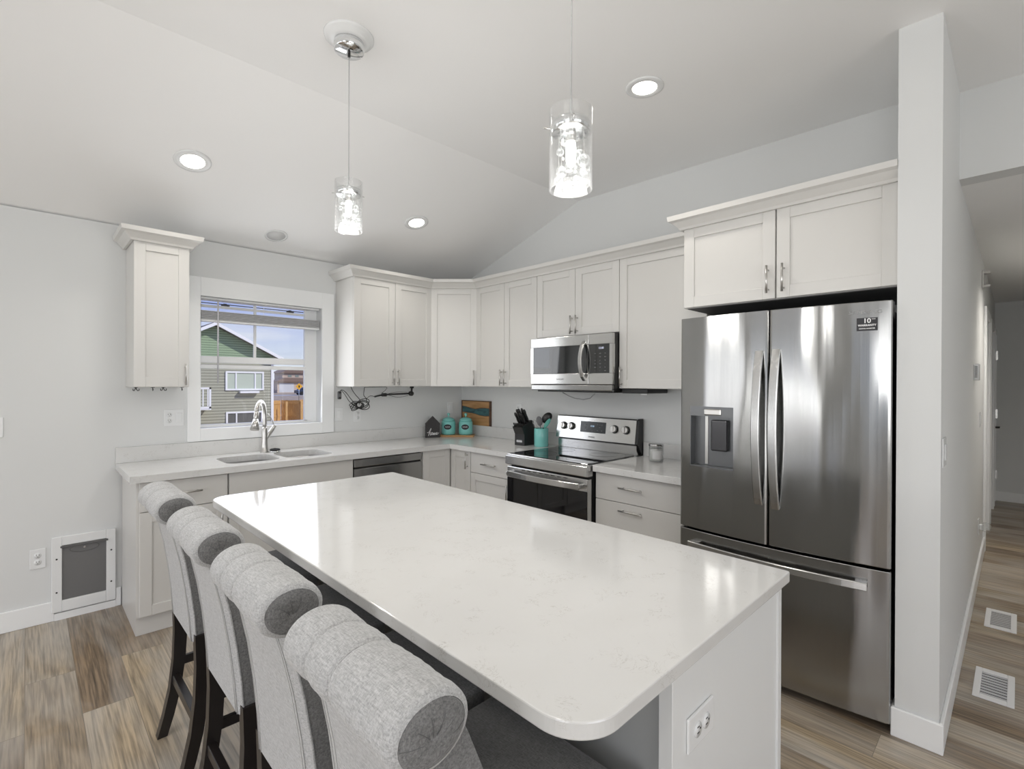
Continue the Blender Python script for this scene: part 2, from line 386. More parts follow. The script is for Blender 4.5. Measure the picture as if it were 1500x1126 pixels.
# short wall beside the fridge that goes on as the hallway's side wall
m = M(); m.box(-.684, WE, 0, .12, -3.70, 2.92)
for x0, x1 in ((.12, 2.75), (3.55, 3.95), (4.75, 5.0), (5.34, 5.4)): m.box(x0, WE, 0, x1, -3.70, 2.50)
for x0, x1 in ((2.75, 3.55), (3.95, 4.75), (5.0, 5.34)): m.box(x0, WE, 2.05, x1, -3.70, 2.50)
struct('wall_hall', m, wallm)
struct('wall_header', M().box(.08, -8.5, 2.46, .20, WE, 2.92), wallm)
struct('ceiling_hall', M().box(.2, -5.0, 2.46, 5.6, WE, 2.56), ceilm)
struct('wall_hall_end', M().box(5.4, -5.0, 0, 5.55, -3.70, 2.5), wallm)
struct('wall_hall_south', M().box(.08, -5.05, 0, 5.5, -4.93, 2.5), wallm)
struct('wall_southeast', M().box(.08, SY, 0, .20, -5.05, 2.46), wallm)
m = M()
for y0, z0, y1, z1 in ((SY, 0, -6.35, 2.95), (-6.35, 0, -3.65, .5), (-6.35, 2.3, -3.65, 2.95), (-3.65, 0, -2.75, 2.95), (-2.75, 2.2, -.75, 2.8), (-.75, 0, .14, 2.55)): m.box(WX-.14, y0, z0, WX, y1, z1)
struct('wall_west', m, wallm)
m = M()
for x0, z0, x1, z1 in ((WX, 0, -5.35, 2.9), (-5.35, 0, -1.85, .6), (-5.35, 2.3, -1.85, 2.9), (-1.85, 0, .2, 2.9)): m.box(x0, SY-.14, z0, x1, SY, z1)
struct('wall_south', m, wallm)
# baseboards
def bb(m, x0, y0, x1, y1, h=.118): m.box(x0, y0, 0, x1, y1, h, .003, 1)
m = M(); bb(m, WX, -.014, -3.115, 0); m.box(-3.115, -.014, 0, -2.826, 0, .042); bb(m, -2.826, -.014, -2.797, 0); struct('baseboard_north', m, trimm)
m = M(); bb(m, -.698, -3.853, -.684, -3.688); bb(m, -.684, WE-.014, 2.68, WE); bb(m, 3.62, WE-.014, 3.88, WE); bb(m, -.684, -3.70, -.60, -3.688); struct('baseboard_hall', m, trimm)
m = M(); bb(m, 5.386, -4.93, 5.4, WE-.014); struct('baseboard_hall_end', m, trimm)

# hall door casings and doors
def casing(name, x0, x1):
    m = M(); w = .07
    m.box(x0-w, WE-.018, 0, x0, WE, 2.05+w, .003, 1); m.box(x1, WE-.018, 0, x1+w, WE, 2.05+w, .003, 1); m.box(x0, WE-.018, 2.05, x1, WE, 2.05+w, .003, 1)
    m.box(x0, WE, 0, x0+.015, -3.70, 2.05); m.box(x1-.015, WE, 0, x1, -3.70, 2.05); m.box(x0+.015, WE, 2.035, x1-.015, -3.70, 2.05)
    m.box(x0+.015, WE+.05, 0, x0+.028, WE+.065, 2.035); m.box(x1-.028, WE+.05, 0, x1-.015, WE+.065, 2.035)
    return struct(name, m, trimm)
casing('trim_1', 2.75, 3.55); casing('trim_2', 3.95, 4.75)
for i, (x0, x1) in enumerate(((2.77, 3.53), (3.97, 4.73))):
    d = struct('door_%d' % (i+1), M().box(x0, WE+.067, .01, x1, WE+.10, 2.03), trimm)
m = M(); m.box(4.95, WE-.02, 0, 5.0, WE, 2.11); m.box(5.34, WE-.02, 0, 5.386, WE, 2.11); m.box(5.0, WE-.02, 2.05, 5.34, WE, 2.11); struct('trim_3', m, trimm)
d3 = struct('door_3', M().box(5.0, WE-.004, .01, 5.34, WE+.03, 2.045), trimm)
for z in (.33, 1.08, 1.80): M().box(5.325, WE-.032, z-.055, 5.345, WE-.004, z+.055).build('hinge', nickel, d3)
h = M().cyl((5.06, WE-.004, .93), (5.06, WE-.05, .93), .012); h.box(5.05, WE-.058, .92, 5.16, WE-.045, .94, .004); h.build('lever_handle', blackp, d3)

# ------------------------------------------------------------------ kitchen window
m = M(); c = .018
m.box(-2.436, -c, 1.019, ox0, 0, 2.178, .002, 1); m.box(ox1, -c, 1.019, -1.384, 0, 2.178, .002, 1); m.box(ox0, -c, oz1, ox1, 0, 2.178, .002, 1); m.box(ox0, -c, 1.019, ox1, 0, oz0, .002, 1)
struct('trim_window', m, trimm)
m = M(); t_ = .045
m.box(ox0, .10, oz0, ox0+.02, NW, oz1); m.box(ox1-t_-.03, .10, oz0, ox1, NW, oz1); m.box(ox0+.02, .10, oz1-.012, ox1-t_-.03, NW, oz1); m.box(ox0+.02, .10, oz0, ox1-t_-.03, NW, oz0+.018)
win = struct('window_1', m, trimm)
win_x0, win_x1 = ox0+.02, ox1-.075
M().box(win_x0, .112, 1.578, win_x1, .128, 1.628, .003, 1).box(win_x0, .098, 1.535, win_x1, .112, 1.565, .003, 1).build('meeting_rail', trimm, win)
M().box(-1.972, .118, 1.628, -1.952, .128, oz1-.012).build('muntin', trimm, win)
M().box(win_x0, .118, 1.985, -1.972, .128, 2.005).box(-1.952, .118, 1.985, win_x1, .128, 2.005).build('muntin', trimm, win)
M().box(win_x0, .130, 1.60, win_x1, .133, oz1-.01).build('pane', pane, win)
M().box(win_x0, .114, oz0+.018, win_x1, .117, 1.56).build('pane', pane, win)
m = M(); m.box(win_x0, .118, oz0, win_x0+.012, .128, oz1); m.box(win_x1-.022, .100, oz0+.01, win_x1, .128, oz1); m.build('sash_stile', trimm, win)
# raised blind
greyslat = mat('grey_blind_slats', (.50, .50, .51), .5)
bl = thing('window_blind', 'raised grey and white slat blind bunched high in the kitchen window', 'blind', (ox0, .04, oz1))
wv = ox1-ox0
M().box(.006, -.02, -.014, wv-.006, .02, -.001, .003, 1).build('headrail', trimm, bl)
m = M()
for k in range(6): m.box(.008, -.025, -.160+k*.011, wv-.008, .025, -.152+k*.011, .002, 1)
m.build('slat_stack', greyslat, bl)
M().box(.008, -.026, -.176, wv-.008, .026, -.162, .004, 1).build('bottom_rail', trimm, bl)
for x in (.12, wv/2, wv-.12): M().tube([(x, 0, -.02), (x, 0, -.17)], .0012, 5).build('lift_cord', trimm, bl)
M().cyl((.115, -.032, -.02), (.115, -.032, -.62), .0055, 8).build('tilt_wand', mat('wand', (.6, .6, .62), .2), bl)
# living-room windows behind the camera (frames only where lamps stand in for daylight)
def plainwin(name, axis, a0, a1, z0, z1, w, nm=1):
    m = M()
    def bar(b0, b1, c0, c1):
        if axis == 'x': m.box(w-.05, b0, c0, w, b1, c1)
        elif axis == 'y-': m.box(b0, w-.05, c0, b1, w, c1)
        else: m.box(b0, w, c0, b1, w+.05, c1)
    bar(a0, a1, z0, z0+.06); bar(a0, a1, z1-.06, z1); bar(a0, a0+.06, z0+.06, z1-.06); bar(a1-.06, a1, z0+.06, z1-.06)
    for i in range(1, nm+1):
        c = a0+(a1-a0)*i/(nm+1); bar(c-.04, c+.04, z0+.06, z1-.06)
    struct(name, m, trimm)
plainwin('window_2', 'x', -6.35, -3.65, .5, 2.3, WX, 2); plainwin('window_3', 'x', -2.75, -.75, 0, 2.2, WX, 1)
plainwin('window_4', 'y-', -5.35, -1.85, .6, 2.3, SY, 2); plainwin('window_5', 'y+', -6.6, -4.9, .6, 2.1, .02, 1)

# ------------------------------------------------------------------ cabinets
def shaker(x0, z0, x1, z1, yf, w=.058, th=.019):
    m = M(); b = .0015
    m.box(x0, yf, z0, x0+w, yf+th, z1, b, 1); m.box(x1-w, yf, z0, x1, yf+th, z1, b, 1)
    m.box(x0+w, yf, z0, x1-w, yf+th, z0+w, b, 1); m.box(x0+w, yf, z1-w, x1-w, yf+th, z1, b, 1)
    m.box(x0+w, yf+.009, z0+w, x1-w, yf+th-.002, z1-w); return m
def slab(x0, z0, x1, z1, yf, th=.019): return M().box(x0, yf, z0, x1, yf+th, z1, .0015, 1)
def pull(x, z, yf, vertical=True, L=.135):
    m = M(); y = yf-.028; h = L/2; p = h-.02
    if vertical:
        m.cyl((x, y, z-h), (x, y, z+h), .0055, 12); m.cyl((x, yf, z-p), (x, y, z-p), .004, 8); m.cyl((x, yf, z+p), (x, y, z+p), .004, 8)
    else:
        m.cyl((x-h, y, z), (x+h, y, z), .0055, 12); m.cyl((x-p, yf, z), (x-p, y, z), .004, 8); m.cyl((x+p, yf, z), (x+p, y, z), .004, 8)
    return m
UB, UT, UD = 1.404, 2.30, .307     # wall cabinets: bottom, top, body depth
def upper(label, loc, rz, w, doors, z0=UB, z1=UT, depth=UD, hl=.08, group='white shaker wall cabinets'):
    t = thing('wall_cabinet', label, 'cabinet', (loc[0], loc[1], z0), rz, group)
    H = z1-z0; g = .0015
    m = M().box(.0008, -depth, 0, w-.0008, -.001, H, .001, 1); m.build('body', cabm, t)
    if depth > .5: M().box(.01, -depth+.01, -.003, w-.01, -.01, 0).build('underside', cabin, t)
    yf = -depth-.0205
    for (a, b, hx) in doors:
        d = shaker(a+g, .002, b-g, H-.004, yf).build('door', cabm, t)
        if hx is not None: pull(hx, hl, yf).build('handle', nickel, d)
    return t
# window wall
upper('narrow white wall cabinet hung left of the window with hooks beneath', (-2.776, 0), 0, .288, [(0, .288, .265)])
upper('double-door wall cabinet right of the window, black cords under it', (-1.364, 0), 0, .754, [(0, .377, .352), (.377, .754, .402)])
# diagonal corner
t = thing('wall_cabinet', 'angled corner wall cabinet above the teal canisters', 'cabinet', (0, 0, UB), 0, 'white shaker wall cabinets')
D = .609; m = M().prism([(-.001, -.001), (-D, -.001), (-D, -UD), (-UD, -D), (-.001, -D)], 0, UT-UB, 'z'); m.build('body', cabm, t)
dm = shaker(.004, .002, (D-UD)*math.sqrt(2)-.004, UT-UB-.004, -.0205)
for v in dm.b.verts: v.co = Matrix.Rotation(-PI/4, 3, 'Z') @ v.co + Vector((-D, -UD, 0))
d = dm.build('door', cabm, t)
pm = pull((D-UD)*math.sqrt(2)-.03, .08, -.0205)
for v in pm.b.verts: v.co = Matrix.Rotation(-PI/4, 3, 'Z') @ v.co + Vector((-D, -UD, 0))
pm.build('handle', nickel, d)
# east wall
ER = -PI/2
upper('double-door wall cabinet between the corner cabinet and the microwave', (0, -.610), ER, .749, [(0, .372, .347), (.372, .749, .397)])
upper('short double-door wall cabinet directly above the microwave', (0, -1.360), ER, .769, [(0, .385, .360), (.385, .769, .410)], z0=1.793)
upper('tall wall cabinet between the microwave and the fridge', (0, -2.130), ER, .615, [(0, .615, .022)])
upper('deep double-door cabinet over the refrigerator', (0, -2.746), ER, .952, [(0, .472, .440), (.476, .952, .510)], z0=1.856, depth=.608, hl=.095)
# crown mouldings
cp = [(0, -.012), (.014, -.012), (.020, .0), (.045, .028), (.062, .036), (.066, .062), (0, .062)]
cp = [(o, UT+z) for o, z in cp]
def crown(label, path):
    o = M().sweep(path, cp).build('crown_moulding', cabm); tag(o, label, 'moulding', 'cabinet crown mouldings')
F = UD+.0215
crown('crown moulding on top of the narrow cabinet left of window', [(-2.778, -.004), (-2.778, -F), (-2.486, -F), (-2.486, -.004)])
crown('long crown moulding over the corner run of wall cabinets', [(-1.366, -.004), (-1.366, -F), (-D-.008, -F), (-F, -D-.008), (-F, -2.742)])
crown('crown moulding on the deep cabinet over the fridge', [(-.400, -2.744), (-.6305, -2.744), (-.6305, -3.699)])

# base cabinets
CT = .914; BH = .874; BD = .585
def base(label, loc, rz, w, fronts, depth=BD, ends=False, hollow=False):
    t = thing('base_cabinet', label, 'cabinet', (loc[0], loc[1], 0), rz, 'white base cabinets')
    m = M()
    if hollow:
        for bx in ((.0008, -depth, .018, -.022), (w-.018, -depth, w-.0008, -.022), (.018, -depth, w-.018, -depth+.018), (.018, -.04, w-.018, -.022)): m.box(bx[0], bx[1], .105, bx[2], bx[3], BH-.001)
        m.box(.018, -depth+.018, .105, w-.018, -.04, .123)
    else: m.box(.0008, -depth, .105, w-.0008, -.022, BH-.001)
    m.box(.0008, -depth+(.012 if ends else .06), 0, w-.0008, -.022, .105)
    m.build('body', cabm, t); yf = -depth-.0205
    for (kind, a, z0, b, z1, hx, hz, hv) in fronts:
        g = .002
        d = (shaker if kind == 'door' else slab)(a+g, z0+g, b-g, z1-g, yf).build('door' if kind == 'door' else 'drawer', cabm, t)
        if hx is not None: pull(hx, hz, yf, hv, .16 if not hv else .135).build('handle', nickel, d)
    return t
base('base cabinet with drawer over door at the left end by the pet door', (-2.795, 0), 0, .463, [('drawer', .012, .70, .458, .868, .235, .79, False), ('door', .012, .108, .458, .70, .42, .60, True)], ends=True)
base('sink base cabinet with plain false front under the faucet', (-2.332, 0), 0, .827, [('drawer', 0, .70, .827, .868, None, 0, 0), ('door', 0, .108, .413, .70, .38, .60, True), ('door', .413, .108, .827, .70, .45, .60, True)], hollow=True)
# corner (lazy susan) cabinet
t = thing('corner_base_cabinet', 'folding-door corner base cabinet under the angled wall cabinet', 'cabinet', (0, 0, 0))
M().prism([(-.022, -.022), (-.888, -.022), (-.888, -BD), (-BD, -BD), (-BD, -.876), (-.022, -.876)], .105, BH-.001, 'z').prism([(-.022, -.022), (-.888, -.022), (-.888, -BD+.06), (-BD+.06, -BD+.06), (-BD+.06, -.876), (-.022, -.876)], 0, .105, 'z').build('body', cabm, t)
shaker(-.886, .108, -.610, .868, -BD-.0205).build('door', cabm, t)
dm = shaker(.610, .108, .872, .868, -BD-.0205)
for v in dm.b.verts: v.co = Matrix.Rotation(-PI/2, 3, 'Z') @ v.co
d = dm.build('door', cabm, t)
dm = pull(.84, .79, -BD-.0205)
for v in dm.b.verts: v.co = Matrix.Rotation(-PI/2, 3, 'Z') @ v.co
dm.build('handle', nickel, d)
base('base cabinet with drawer over door between the corner and the stove', (0, -.877), ER, .487, [('drawer', 0, .70, .484, .868, .24, .785, False), ('door', 0, .108, .484, .70, .455, .60, True)])
base('three-drawer base cabinet between the stove and the refrigerator', (0, -2.14), ER, .604, [('drawer', 0, .70, .604, .868, .27, .795, False), ('drawer', 0, .415, .604, .70, .27, .655, False), ('drawer', 0, .108, .604, .415, .27, .37, False)])

# dishwasher
t = thing('dishwasher', 'stainless dishwasher with a full-width pocket handle slot, between sink and corner cabinets', 'dishwasher', (-1.503, 0, 0))
M().box(.004, -.56, .01, .608, -.03, .868).build('body', blackp, t)
m = M(); m.box(.008, -.60, .11, .604, -.562, .792, .004, 2); m.box(.008, -.60, .803, .604, -.562, .862, .004, 2); m.build('door', steeld, t)
M().box(.010, -.585, .792, .602, -.562, .803).build('pocket_handle', darkgap, t)
M().box(.02, -.54, .01, .592, -.535, .105).build('toe_panel', blackp, t)

# ------------------------------------------------------------------ counters
ct0 = BH
def rrect(x0, y0, x1, y1, r, n=8, rs=None):
    rs = rs or (r, r, r, r); P = []
    for (cx, cy, a), r_ in zip(((x1, y0, -PI/2), (x1, y1, 0), (x0, y1, PI/2), (x0, y0, PI)), rs):
        ccx = cx-r_ if cx == x1 else cx+r_; ccy = cy-r_ if cy == y1 else cy+r_
        for k in range(n+1 if r_ > 1e-4 else 1):
            q = a+PI/2*k/n; P.append((ccx+r_*math.cos(q), ccy+r_*math.sin(q)))
    return P
def plate(m, outer, holes, z0, z1):
    t = bmesh.new()
    def loop(P): 
        V = [t.verts.new((x, y, z1)) for x, y in P]; return V, [t.edges.new((V[i], V[(i+1) % len(V)])) for i in range(len(V))]
    E_ = []
    for P in [outer]+holes: E_ += loop(P)[1]
    bmesh.ops.triangle_fill(t, use_beauty=True, edges=E_)
    r = bmesh.ops.extrude_face_region(t, geom=t.faces[:])
    for v in r['geom']:
        if isinstance(v, bmesh.types.BMVert): v.co.z = z0
    bmesh.ops.recalc_face_normals(t, faces=t.faces[:]); return m._merge(t)
SB = [(-2.315, -.535, -1.985, -.19), (-1.945, -.535, -1.61, -.19)]
ctp = thing('countertop', 'white speckled quartz countertop wrapping the corner, holding the sink', 'countertop', (0, 0, ct0))
L_out = [(-2.828, -.002), (-2.828, -.64), (-.64, -.64), (-.64, -1.368), (-.002, -1.368), (-.002, -.002)]
m = M(); plate(m, L_out, [rrect(*s, .07) for s in SB], 0, CT-ct0); m.build('slab', quartz, ctp)
M().box(-2.828, -.022, CT-ct0, -.002, -.002, 1.014-ct0, .0015, 1).box(-.022, -1.368, CT-ct0, -.002, -.022, 1.014-ct0, .0015, 1).build('backsplash', quartz, ctp)
ct2 = thing('countertop', 'short quartz countertop between the stove and the refrigerator, under the candle', 'countertop', (0, -2.14, ct0))
M().box(-.64, -.604, 0, -.002, 0, CT-ct0, .002, 1).build('slab', quartz, ct2)
M().box(-.022, -.604, CT-ct0, -.002, 0, 1.014-ct0, .0015, 1).build('backsplash', quartz, ct2)
# sink
sk = thing('double_sink', 'undermount stainless double-bowl sink below the window', 'sink', (0, 0, ct0))
for i, s in enumerate(SB):
    m = M(); zt_ = -.001
    def ring(d, z): return [(x, y, z) for x, y in rrect(s[0]+d, s[1]+d, s[2]-d, s[3]-d, .07-min(d, .02))]
    R_ = [ring(-.012, zt_), ring(.0, zt_), ring(.004, -.10), ring(.010, -.17), ring(.035, -.185)]
    t2 = bmesh.new(); VV = [[t2.verts.new(p) for p in r_] for r_ in R_]
    for A, B in zip(VV, VV[1:]):
        for k in range(len(A)): t2.faces.new((A[k], A[(k+1) % len(A)], B[(k+1) % len(A)], B[k]))
    t2.faces.new(VV[-1]); m._merge(t2, False)
    bo = m.build('bowl', sinkm, sk)
    for p in bo.data.polygons: p.use_smooth = len(p.vertices) == 4
    M().lathe([(0, .002), (.03, .002), (.045, .004), (.045, 0)], ((s[0]+s[2])/2, (s[1]+s[3])/2, -.185)).build('drain', chrome, sk)
# faucet
fc = thing('faucet', 'brushed pull-down gooseneck faucet behind the kitchen sink', 'faucet', (-1.965, -.115, CT))
M().lathe([(0, 0), (.030, 0), (.030, .006), (.024, .012), (.022, .05), (.020, .12), (.019, .175), (.014, .19), (0, .19)], n=24).build('body', nickel, fc)
dx, dy = -.58, -.81; pts = []
R0 = .085
for k in range(5): pts.append((0, 0, .18+.11*k/4))
for k in range(1, 15):
    a = PI*.93*k/14; pts.append((dx*(R0-R0*math.cos(a)), dy*(R0-R0*math.cos(a)), .29+R0*1.05*math.sin(a)))
M().tube(pts, .0145, 14).build('spout', nickel, fc)
e0 = Vector(pts[-1]); dv = (Vector(pts[-1])-Vector(pts[-2])).normalized(); e1 = e0+dv*.05; e2 = e1+dv*.075
M().cyl(e0-dv*.002, e1, .0155, 18, bev=.002).cyl(e1, e2, .016, 18, r1=.030).cyl(e2, e2+dv*.006, .028, 18).build('spray_head', nickel, fc)
M().cyl((.0, 0, .09), (.062, .012, .175), .016, 16, bev=.002).cyl((.058, .011, .17), (.078, .015, .197), .014, 14, bev=.003).build('handle_hub', nickel, fc)
M().tube([(.07, .013, .19), (.062, .012, .225), (.045, .01, .262), (.028, .006, .285)], .0035, 8).build('lever', nickel, fc)
ss = thing('sink_strainer', 'black and chrome sink strainer lying beside the faucet base', 'strainer', (-1.905, -.158, CT))
M().lathe([(0, 0), (.034, 0), (.040, .004), (.040, .010), (.030, .012), (0, .012)]).build('rim', chrome, ss)
M().lathe([(0, .012), (.034, .012), (.036, .022), (.030, .026), (.026, .020), (.010, .020), (.008, .030), (0, .030)], n=24).build('stopper', rubber, ss)

# ------------------------------------------------------------------ stove
RW = .758
st = thing('electric_range', 'freestanding stainless electric stove with black glass cooktop', 'stove', (0, -1.374, 0), ER)
M().box(.004, -.62, .05, RW-.004, -.03, .90).build('body', blackp, st)
m = M(); m.box(0, -.665, .895, RW, -.085, .914, .004, 2); m.box(0, -.685, .838, RW, -.622, .905, .006, 3); m.build('cooktop_frame', steelm, st)
ck = M().box(.02, -.655, .914, RW-.02, -.10, .918, .002, 1).build('cooktop', blackglass, st)
bm_ = mat('burner_ring', (.09, .09, .09), .2)
for x, y, r in ((.20, -.50, .115), (.56, -.50, .10), (.20, -.23, .08), (.56, -.23, .10)):
    M().lathe([(r-.003, 0), (r, 0), (r, .0006), (r-.003, .0006), (r-.003, 0)], (x, y, .918), 48).build('burner_ring', bm_, ck)
dr = M().box(.006, -.668, .30, RW-.006, -.625, .822, .005, 2).build('oven_door', steelm, st)
M().box(.010, -.6715, .31, RW-.010, -.667, .742, .002, 1).build('door_glass', blackglass, dr)
hb = []
for k in range(13):
    q = k/12; x = .05+(RW-.10)*q; hb.append((x, -.705-.028*math.sin(PI*q), .775+.0*q))
m = M(); m.strap(hb, (0, 1, 0), .040, .015); m.box(.038, -.712, .762, .062, -.668, .79, .005, 2); m.box(RW-.062, -.712, .762, RW-.038, -.668, .79, .005, 2); m.build('handle', steelm, dr)
for k in range(8): M().box(.16+k*.056, -.672, .806, .19+k*.056, -.6675, .810).build('vent_slot', darkgap, dr)
dw = M().box(.006, -.665, .06, RW-.006, -.625, .29, .005, 2).build('storage_drawer', steelm, st)
# backguard
bg = M(); bg.prism([(-.085, .914), (-.085, .985), (-.078, .99), (-.022, .99), (-.022, .914)], .012, RW-.012, 'x'); bo = bg.build('backguard', steelm, st)
bg = M(); bg.prism([(-.105, 1.0), (-.080, 1.170), (-.070, 1.178), (-.022, 1.178), (-.022, 1.0)], .0, RW-.012, 'x', .002, 1); cpn = bg.build('control_panel', steelm, st)
bg = M(); bg.prism([(-.098, 1.0), (-.073, 1.170), (-.062, 1.181), (-.02, 1.181), (-.02, .9)], RW-.012, RW+.004, 'x'); bg.prism([(-.07, .988), (-.07, 1.003), (-.022, 1.003), (-.022, .988)], .01, RW-.012, 'x'); bg.build('side_cap', blackp, st)
tl = math.atan2(.025, .17)
def onpanel(x, z): return Vector((x, -.105+.025*(z-1.0)/.17, z))
nrm = Vector((0, -math.cos(tl), math.sin(tl)))
RT = Matrix.Rotation(-tl, 3, 'X')
for x in (.075, .155, .565, .665):
    p = onpanel(x, 1.095); m = M(); m.cyl(p, p+nrm*.006, .031, 28, mat=1); m.cyl(p+nrm*.006, p+nrm*.028, .026, 28, bev=.003); m.box(p.x-.006, p.y-.036, p.z-.022, p.x+.006, p.y-.020, p.z+.026, .003, 1, rot=RT)
    m.build('knob', [nickel, blackp], cpn)
p = onpanel(.365, 1.095)
dp = M().box(.245, p.y-.002, 1.055, .485, p.y+.004, 1.14, .001, 1, rot=RT).build('display', mat('range_display', (.03, .035, .04), .15), cpn)
def panel_text(s, size, x, z, mt, par, bold=0): 
    q = onpanel(x, z); lettering(s, size, (q.x, q.y-.003, q.z), mt, par, rot=(PI/2-tl, 0, 0), bold=bold)
panel_text('12:00', .017, .36, 1.105, ledm, dp)
for i, (x, z) in enumerate([(.30+.0, 1.12), (.30, 1.10), (.30, 1.075), (.41, 1.12), (.43, 1.10), (.45, 1.12), (.41, 1.075), (.45, 1.075), (.43, 1.12), (.36, 1.07)]):
    panel_text('oo', .009, x, z, greylet, dp)
panel_text('SAMSUNG', .013, .36, 1.022, greylet, cpn)

# ------------------------------------------------------------------ microwave
mwv = thing('microwave', 'over-the-range stainless microwave hanging above the stove', 'microwave', (0, -1.372, 1.385), ER)
MW, MH = .757, .398
M().box(.004, -.375, .006, MW-.002, -.004, MH).build('body', blackp, mwv)
m = M(); m.box(0, -.408, .045, .560, -.376, .125, .004, 2); m.box(0, -.408, .325, .560, -.376, MH, .004, 2); m.box(0, -.408, .125, .028, -.376, .325); m.box(.545, -.4075, .125, .56, -.376, .325)
md = m.build('door', steelm, mwv)
M().box(.028, -.4055, .125, .545, -.380, .325).build('door_glass', mwglass, md)
hp = [(.520, -.415-.042*math.sin(PI*k/10)**.8 if 0 < k < 10 else -.405, .075+.275*k/10) for k in range(11)]
M().strap(hp, (0, 1, 0), .030, .014).build('handle', steelh, md)
m = M(); m.box(.562, -.408, .045, MW, -.376, .125, .004, 2); m.box(.562, -.408, .325, MW, -.376, MH, .004, 2); m.box(MW-.022, -.408, .125, MW, -.376, .325)
pc = m.build('control_panel', steelm, mwv)
kp = M().box(.562, -.4065, .125, MW-.022, -.380, .325).build('keypad', mwglass, pc)
lettering('12:00', .020, (.665, -.4072, .298), ledm2, kp)
for r_ in range(6):
    for c_ in range(3):
        lettering(random.choice(['oo', 'ooo', '--']), .009, (.615+c_*.042, -.4072, .262-r_*.024), greylet, kp)
lettering('SAMSUNG', .015, (.30, -.4085, .082), greylet, md)
M().box(.002, -.405, 0, MW-.002, -.376, .043, .006, 2).build('vent_grille', steeld, mwv)
m = M(); m.box(.03, -.36, -.012, MW-.02, -.05, .006, .003, 1); m.build('underside_hood', blackp, mwv)
# shelf strip beyond microwave
ub = thing('undercabinet_bar', 'flat black bar mounted beneath the tall cabinet right of microwave', 'light bar', (0, -2.145, 1.372), ER)
M().box(0, -.315, 0, .20, -.05, .030, .004, 1).build('housing', blackp, ub)
M().cyl((.14, -.30, -.004), (.19, -.30, -.004), .006, 8).build('clip', whitep, ub)
cb = M().tube([(-.29, -1.60, 1.366), (-.29, -1.66, 1.342), (-.29, -1.72, 1.325), (-.29, -1.80, 1.319), (-.29, -1.86, 1.33), (-.29, -1.90, 1.362)], .004, 8).build('power_cable', mat('grey_cable', (.30, .31, .31), .4))
tag(cb, 'thin grey cable sagging below the microwave', 'cable')

# ------------------------------------------------------------------ refrigerator
fr = thing('refrigerator', 'stainless french-door refrigerator with water dispenser and bottom freezer', 'refrigerator', (0, -2.769, 0), ER)
FW = .921; DF, DC = .708, .742       # door face at edges / at middle (gently bowed)
M().box(.008, -.64, .03, FW-.008, -.05, 1.752, .004, 1).build('body', mat('fridge_side', (.03, .03, .032), .4), fr)
def bow(x): q = (x-FW/2)/(FW/2); return -(DC-(DC-DF)*q*q)
def doorpoly(x0, x1, n=14, back=-.652, r=.010):
    P = [(x0, back)]
    for k in range(n+1):
        x = x0+(x1-x0)*k/n; y = bow(x)
        P.append((x, y+ (r if k in (0, n) else 0)))
        if k == 0: P.append((x0+r*.8, bow(x0+r*.8)))
        if k == n-1: P.append((x1-r*.8, bow(x1-r*.8)))
    P.append((x1, back)); return P
def dedupe(P): return [P[0]]+[b for a, b in zip(P, P[1:]) if (abs(a[0]-b[0])+abs(a[1]-b[1])) > 1e-4]
def doorp(x0, x1, **k):
    P = [(x0, -.652), (x0, bow(x0)+.010), (x0+.004, bow(x0)+.003)]
    n = 14
    for i in range(n+1):
        x = x0+.012+(x1-x0-.024)*i/n; P.append((x, bow(x)))
    P += [(x1-.004, bow(x1)+.003), (x1, bow(x1)+.010), (x1, -.652)]; return P
ZS = .676
split = .458
def fdoor(x0, x1, z0, z1, hole=None):
    m = M()
    if not hole: m.prism(doorp(x0, x1), z0, z1, 'z', .003, 2); return m
    hx0, hx1, hz0, hz1 = hole
    m.prism(doorp(x0, x1), z0, hz0, 'z'); m.prism(doorp(x0, x1), hz1, z1, 'z')
    def cut(a, b, endl, endr):
        P = [(a, -.652)]
        if endl: P += [(a, bow(a)+.010), (a+.004, bow(a)+.003)]
        n = 10
        aa = a+(.012 if endl else 0); bb_ = b-(.012 if endr else 0)
        for i in range(n+1):
            x = aa+(bb_-aa)*i/n; P.append((x, bow(x)))
        if endr: P += [(b-.004, bow(b)+.003), (b, bow(b)+.010)]
        P.append((b, -.652)); return P
    m.prism(cut(x0, hx0, True, False), hz0, hz1, 'z'); m.prism(cut(hx1, x1, False, True), hz0, hz1, 'z')
    m.box(hx0, -.665, hz0, hx1, -.652, hz1)
    bmesh.ops.remove_doubles(m.b, verts=m.b.verts[:], dist=1e-5)
    return m
hole = (.064, .295, 1.008, 1.322)
dl = fdoor(.002, split-.002, ZS+.006, 1.787, hole).build('door', steelf, fr)
drr = fdoor(split+.002, FW-.002, ZS+.006, 1.787).build('door', steelf, fr)
fz = fdoor(.002, FW-.002, .045, ZS-.006).build('freezer_drawer', steelf, fr)
M().box(.02, -.62, .0, FW-.02, -.55, .04).build('kick_grille', blackp, fr)
for x in (.06, FW-.06): M().cyl((x, -.60, 0), (x, -.60, .05), .022, 12).build('foot', blackp, fr)
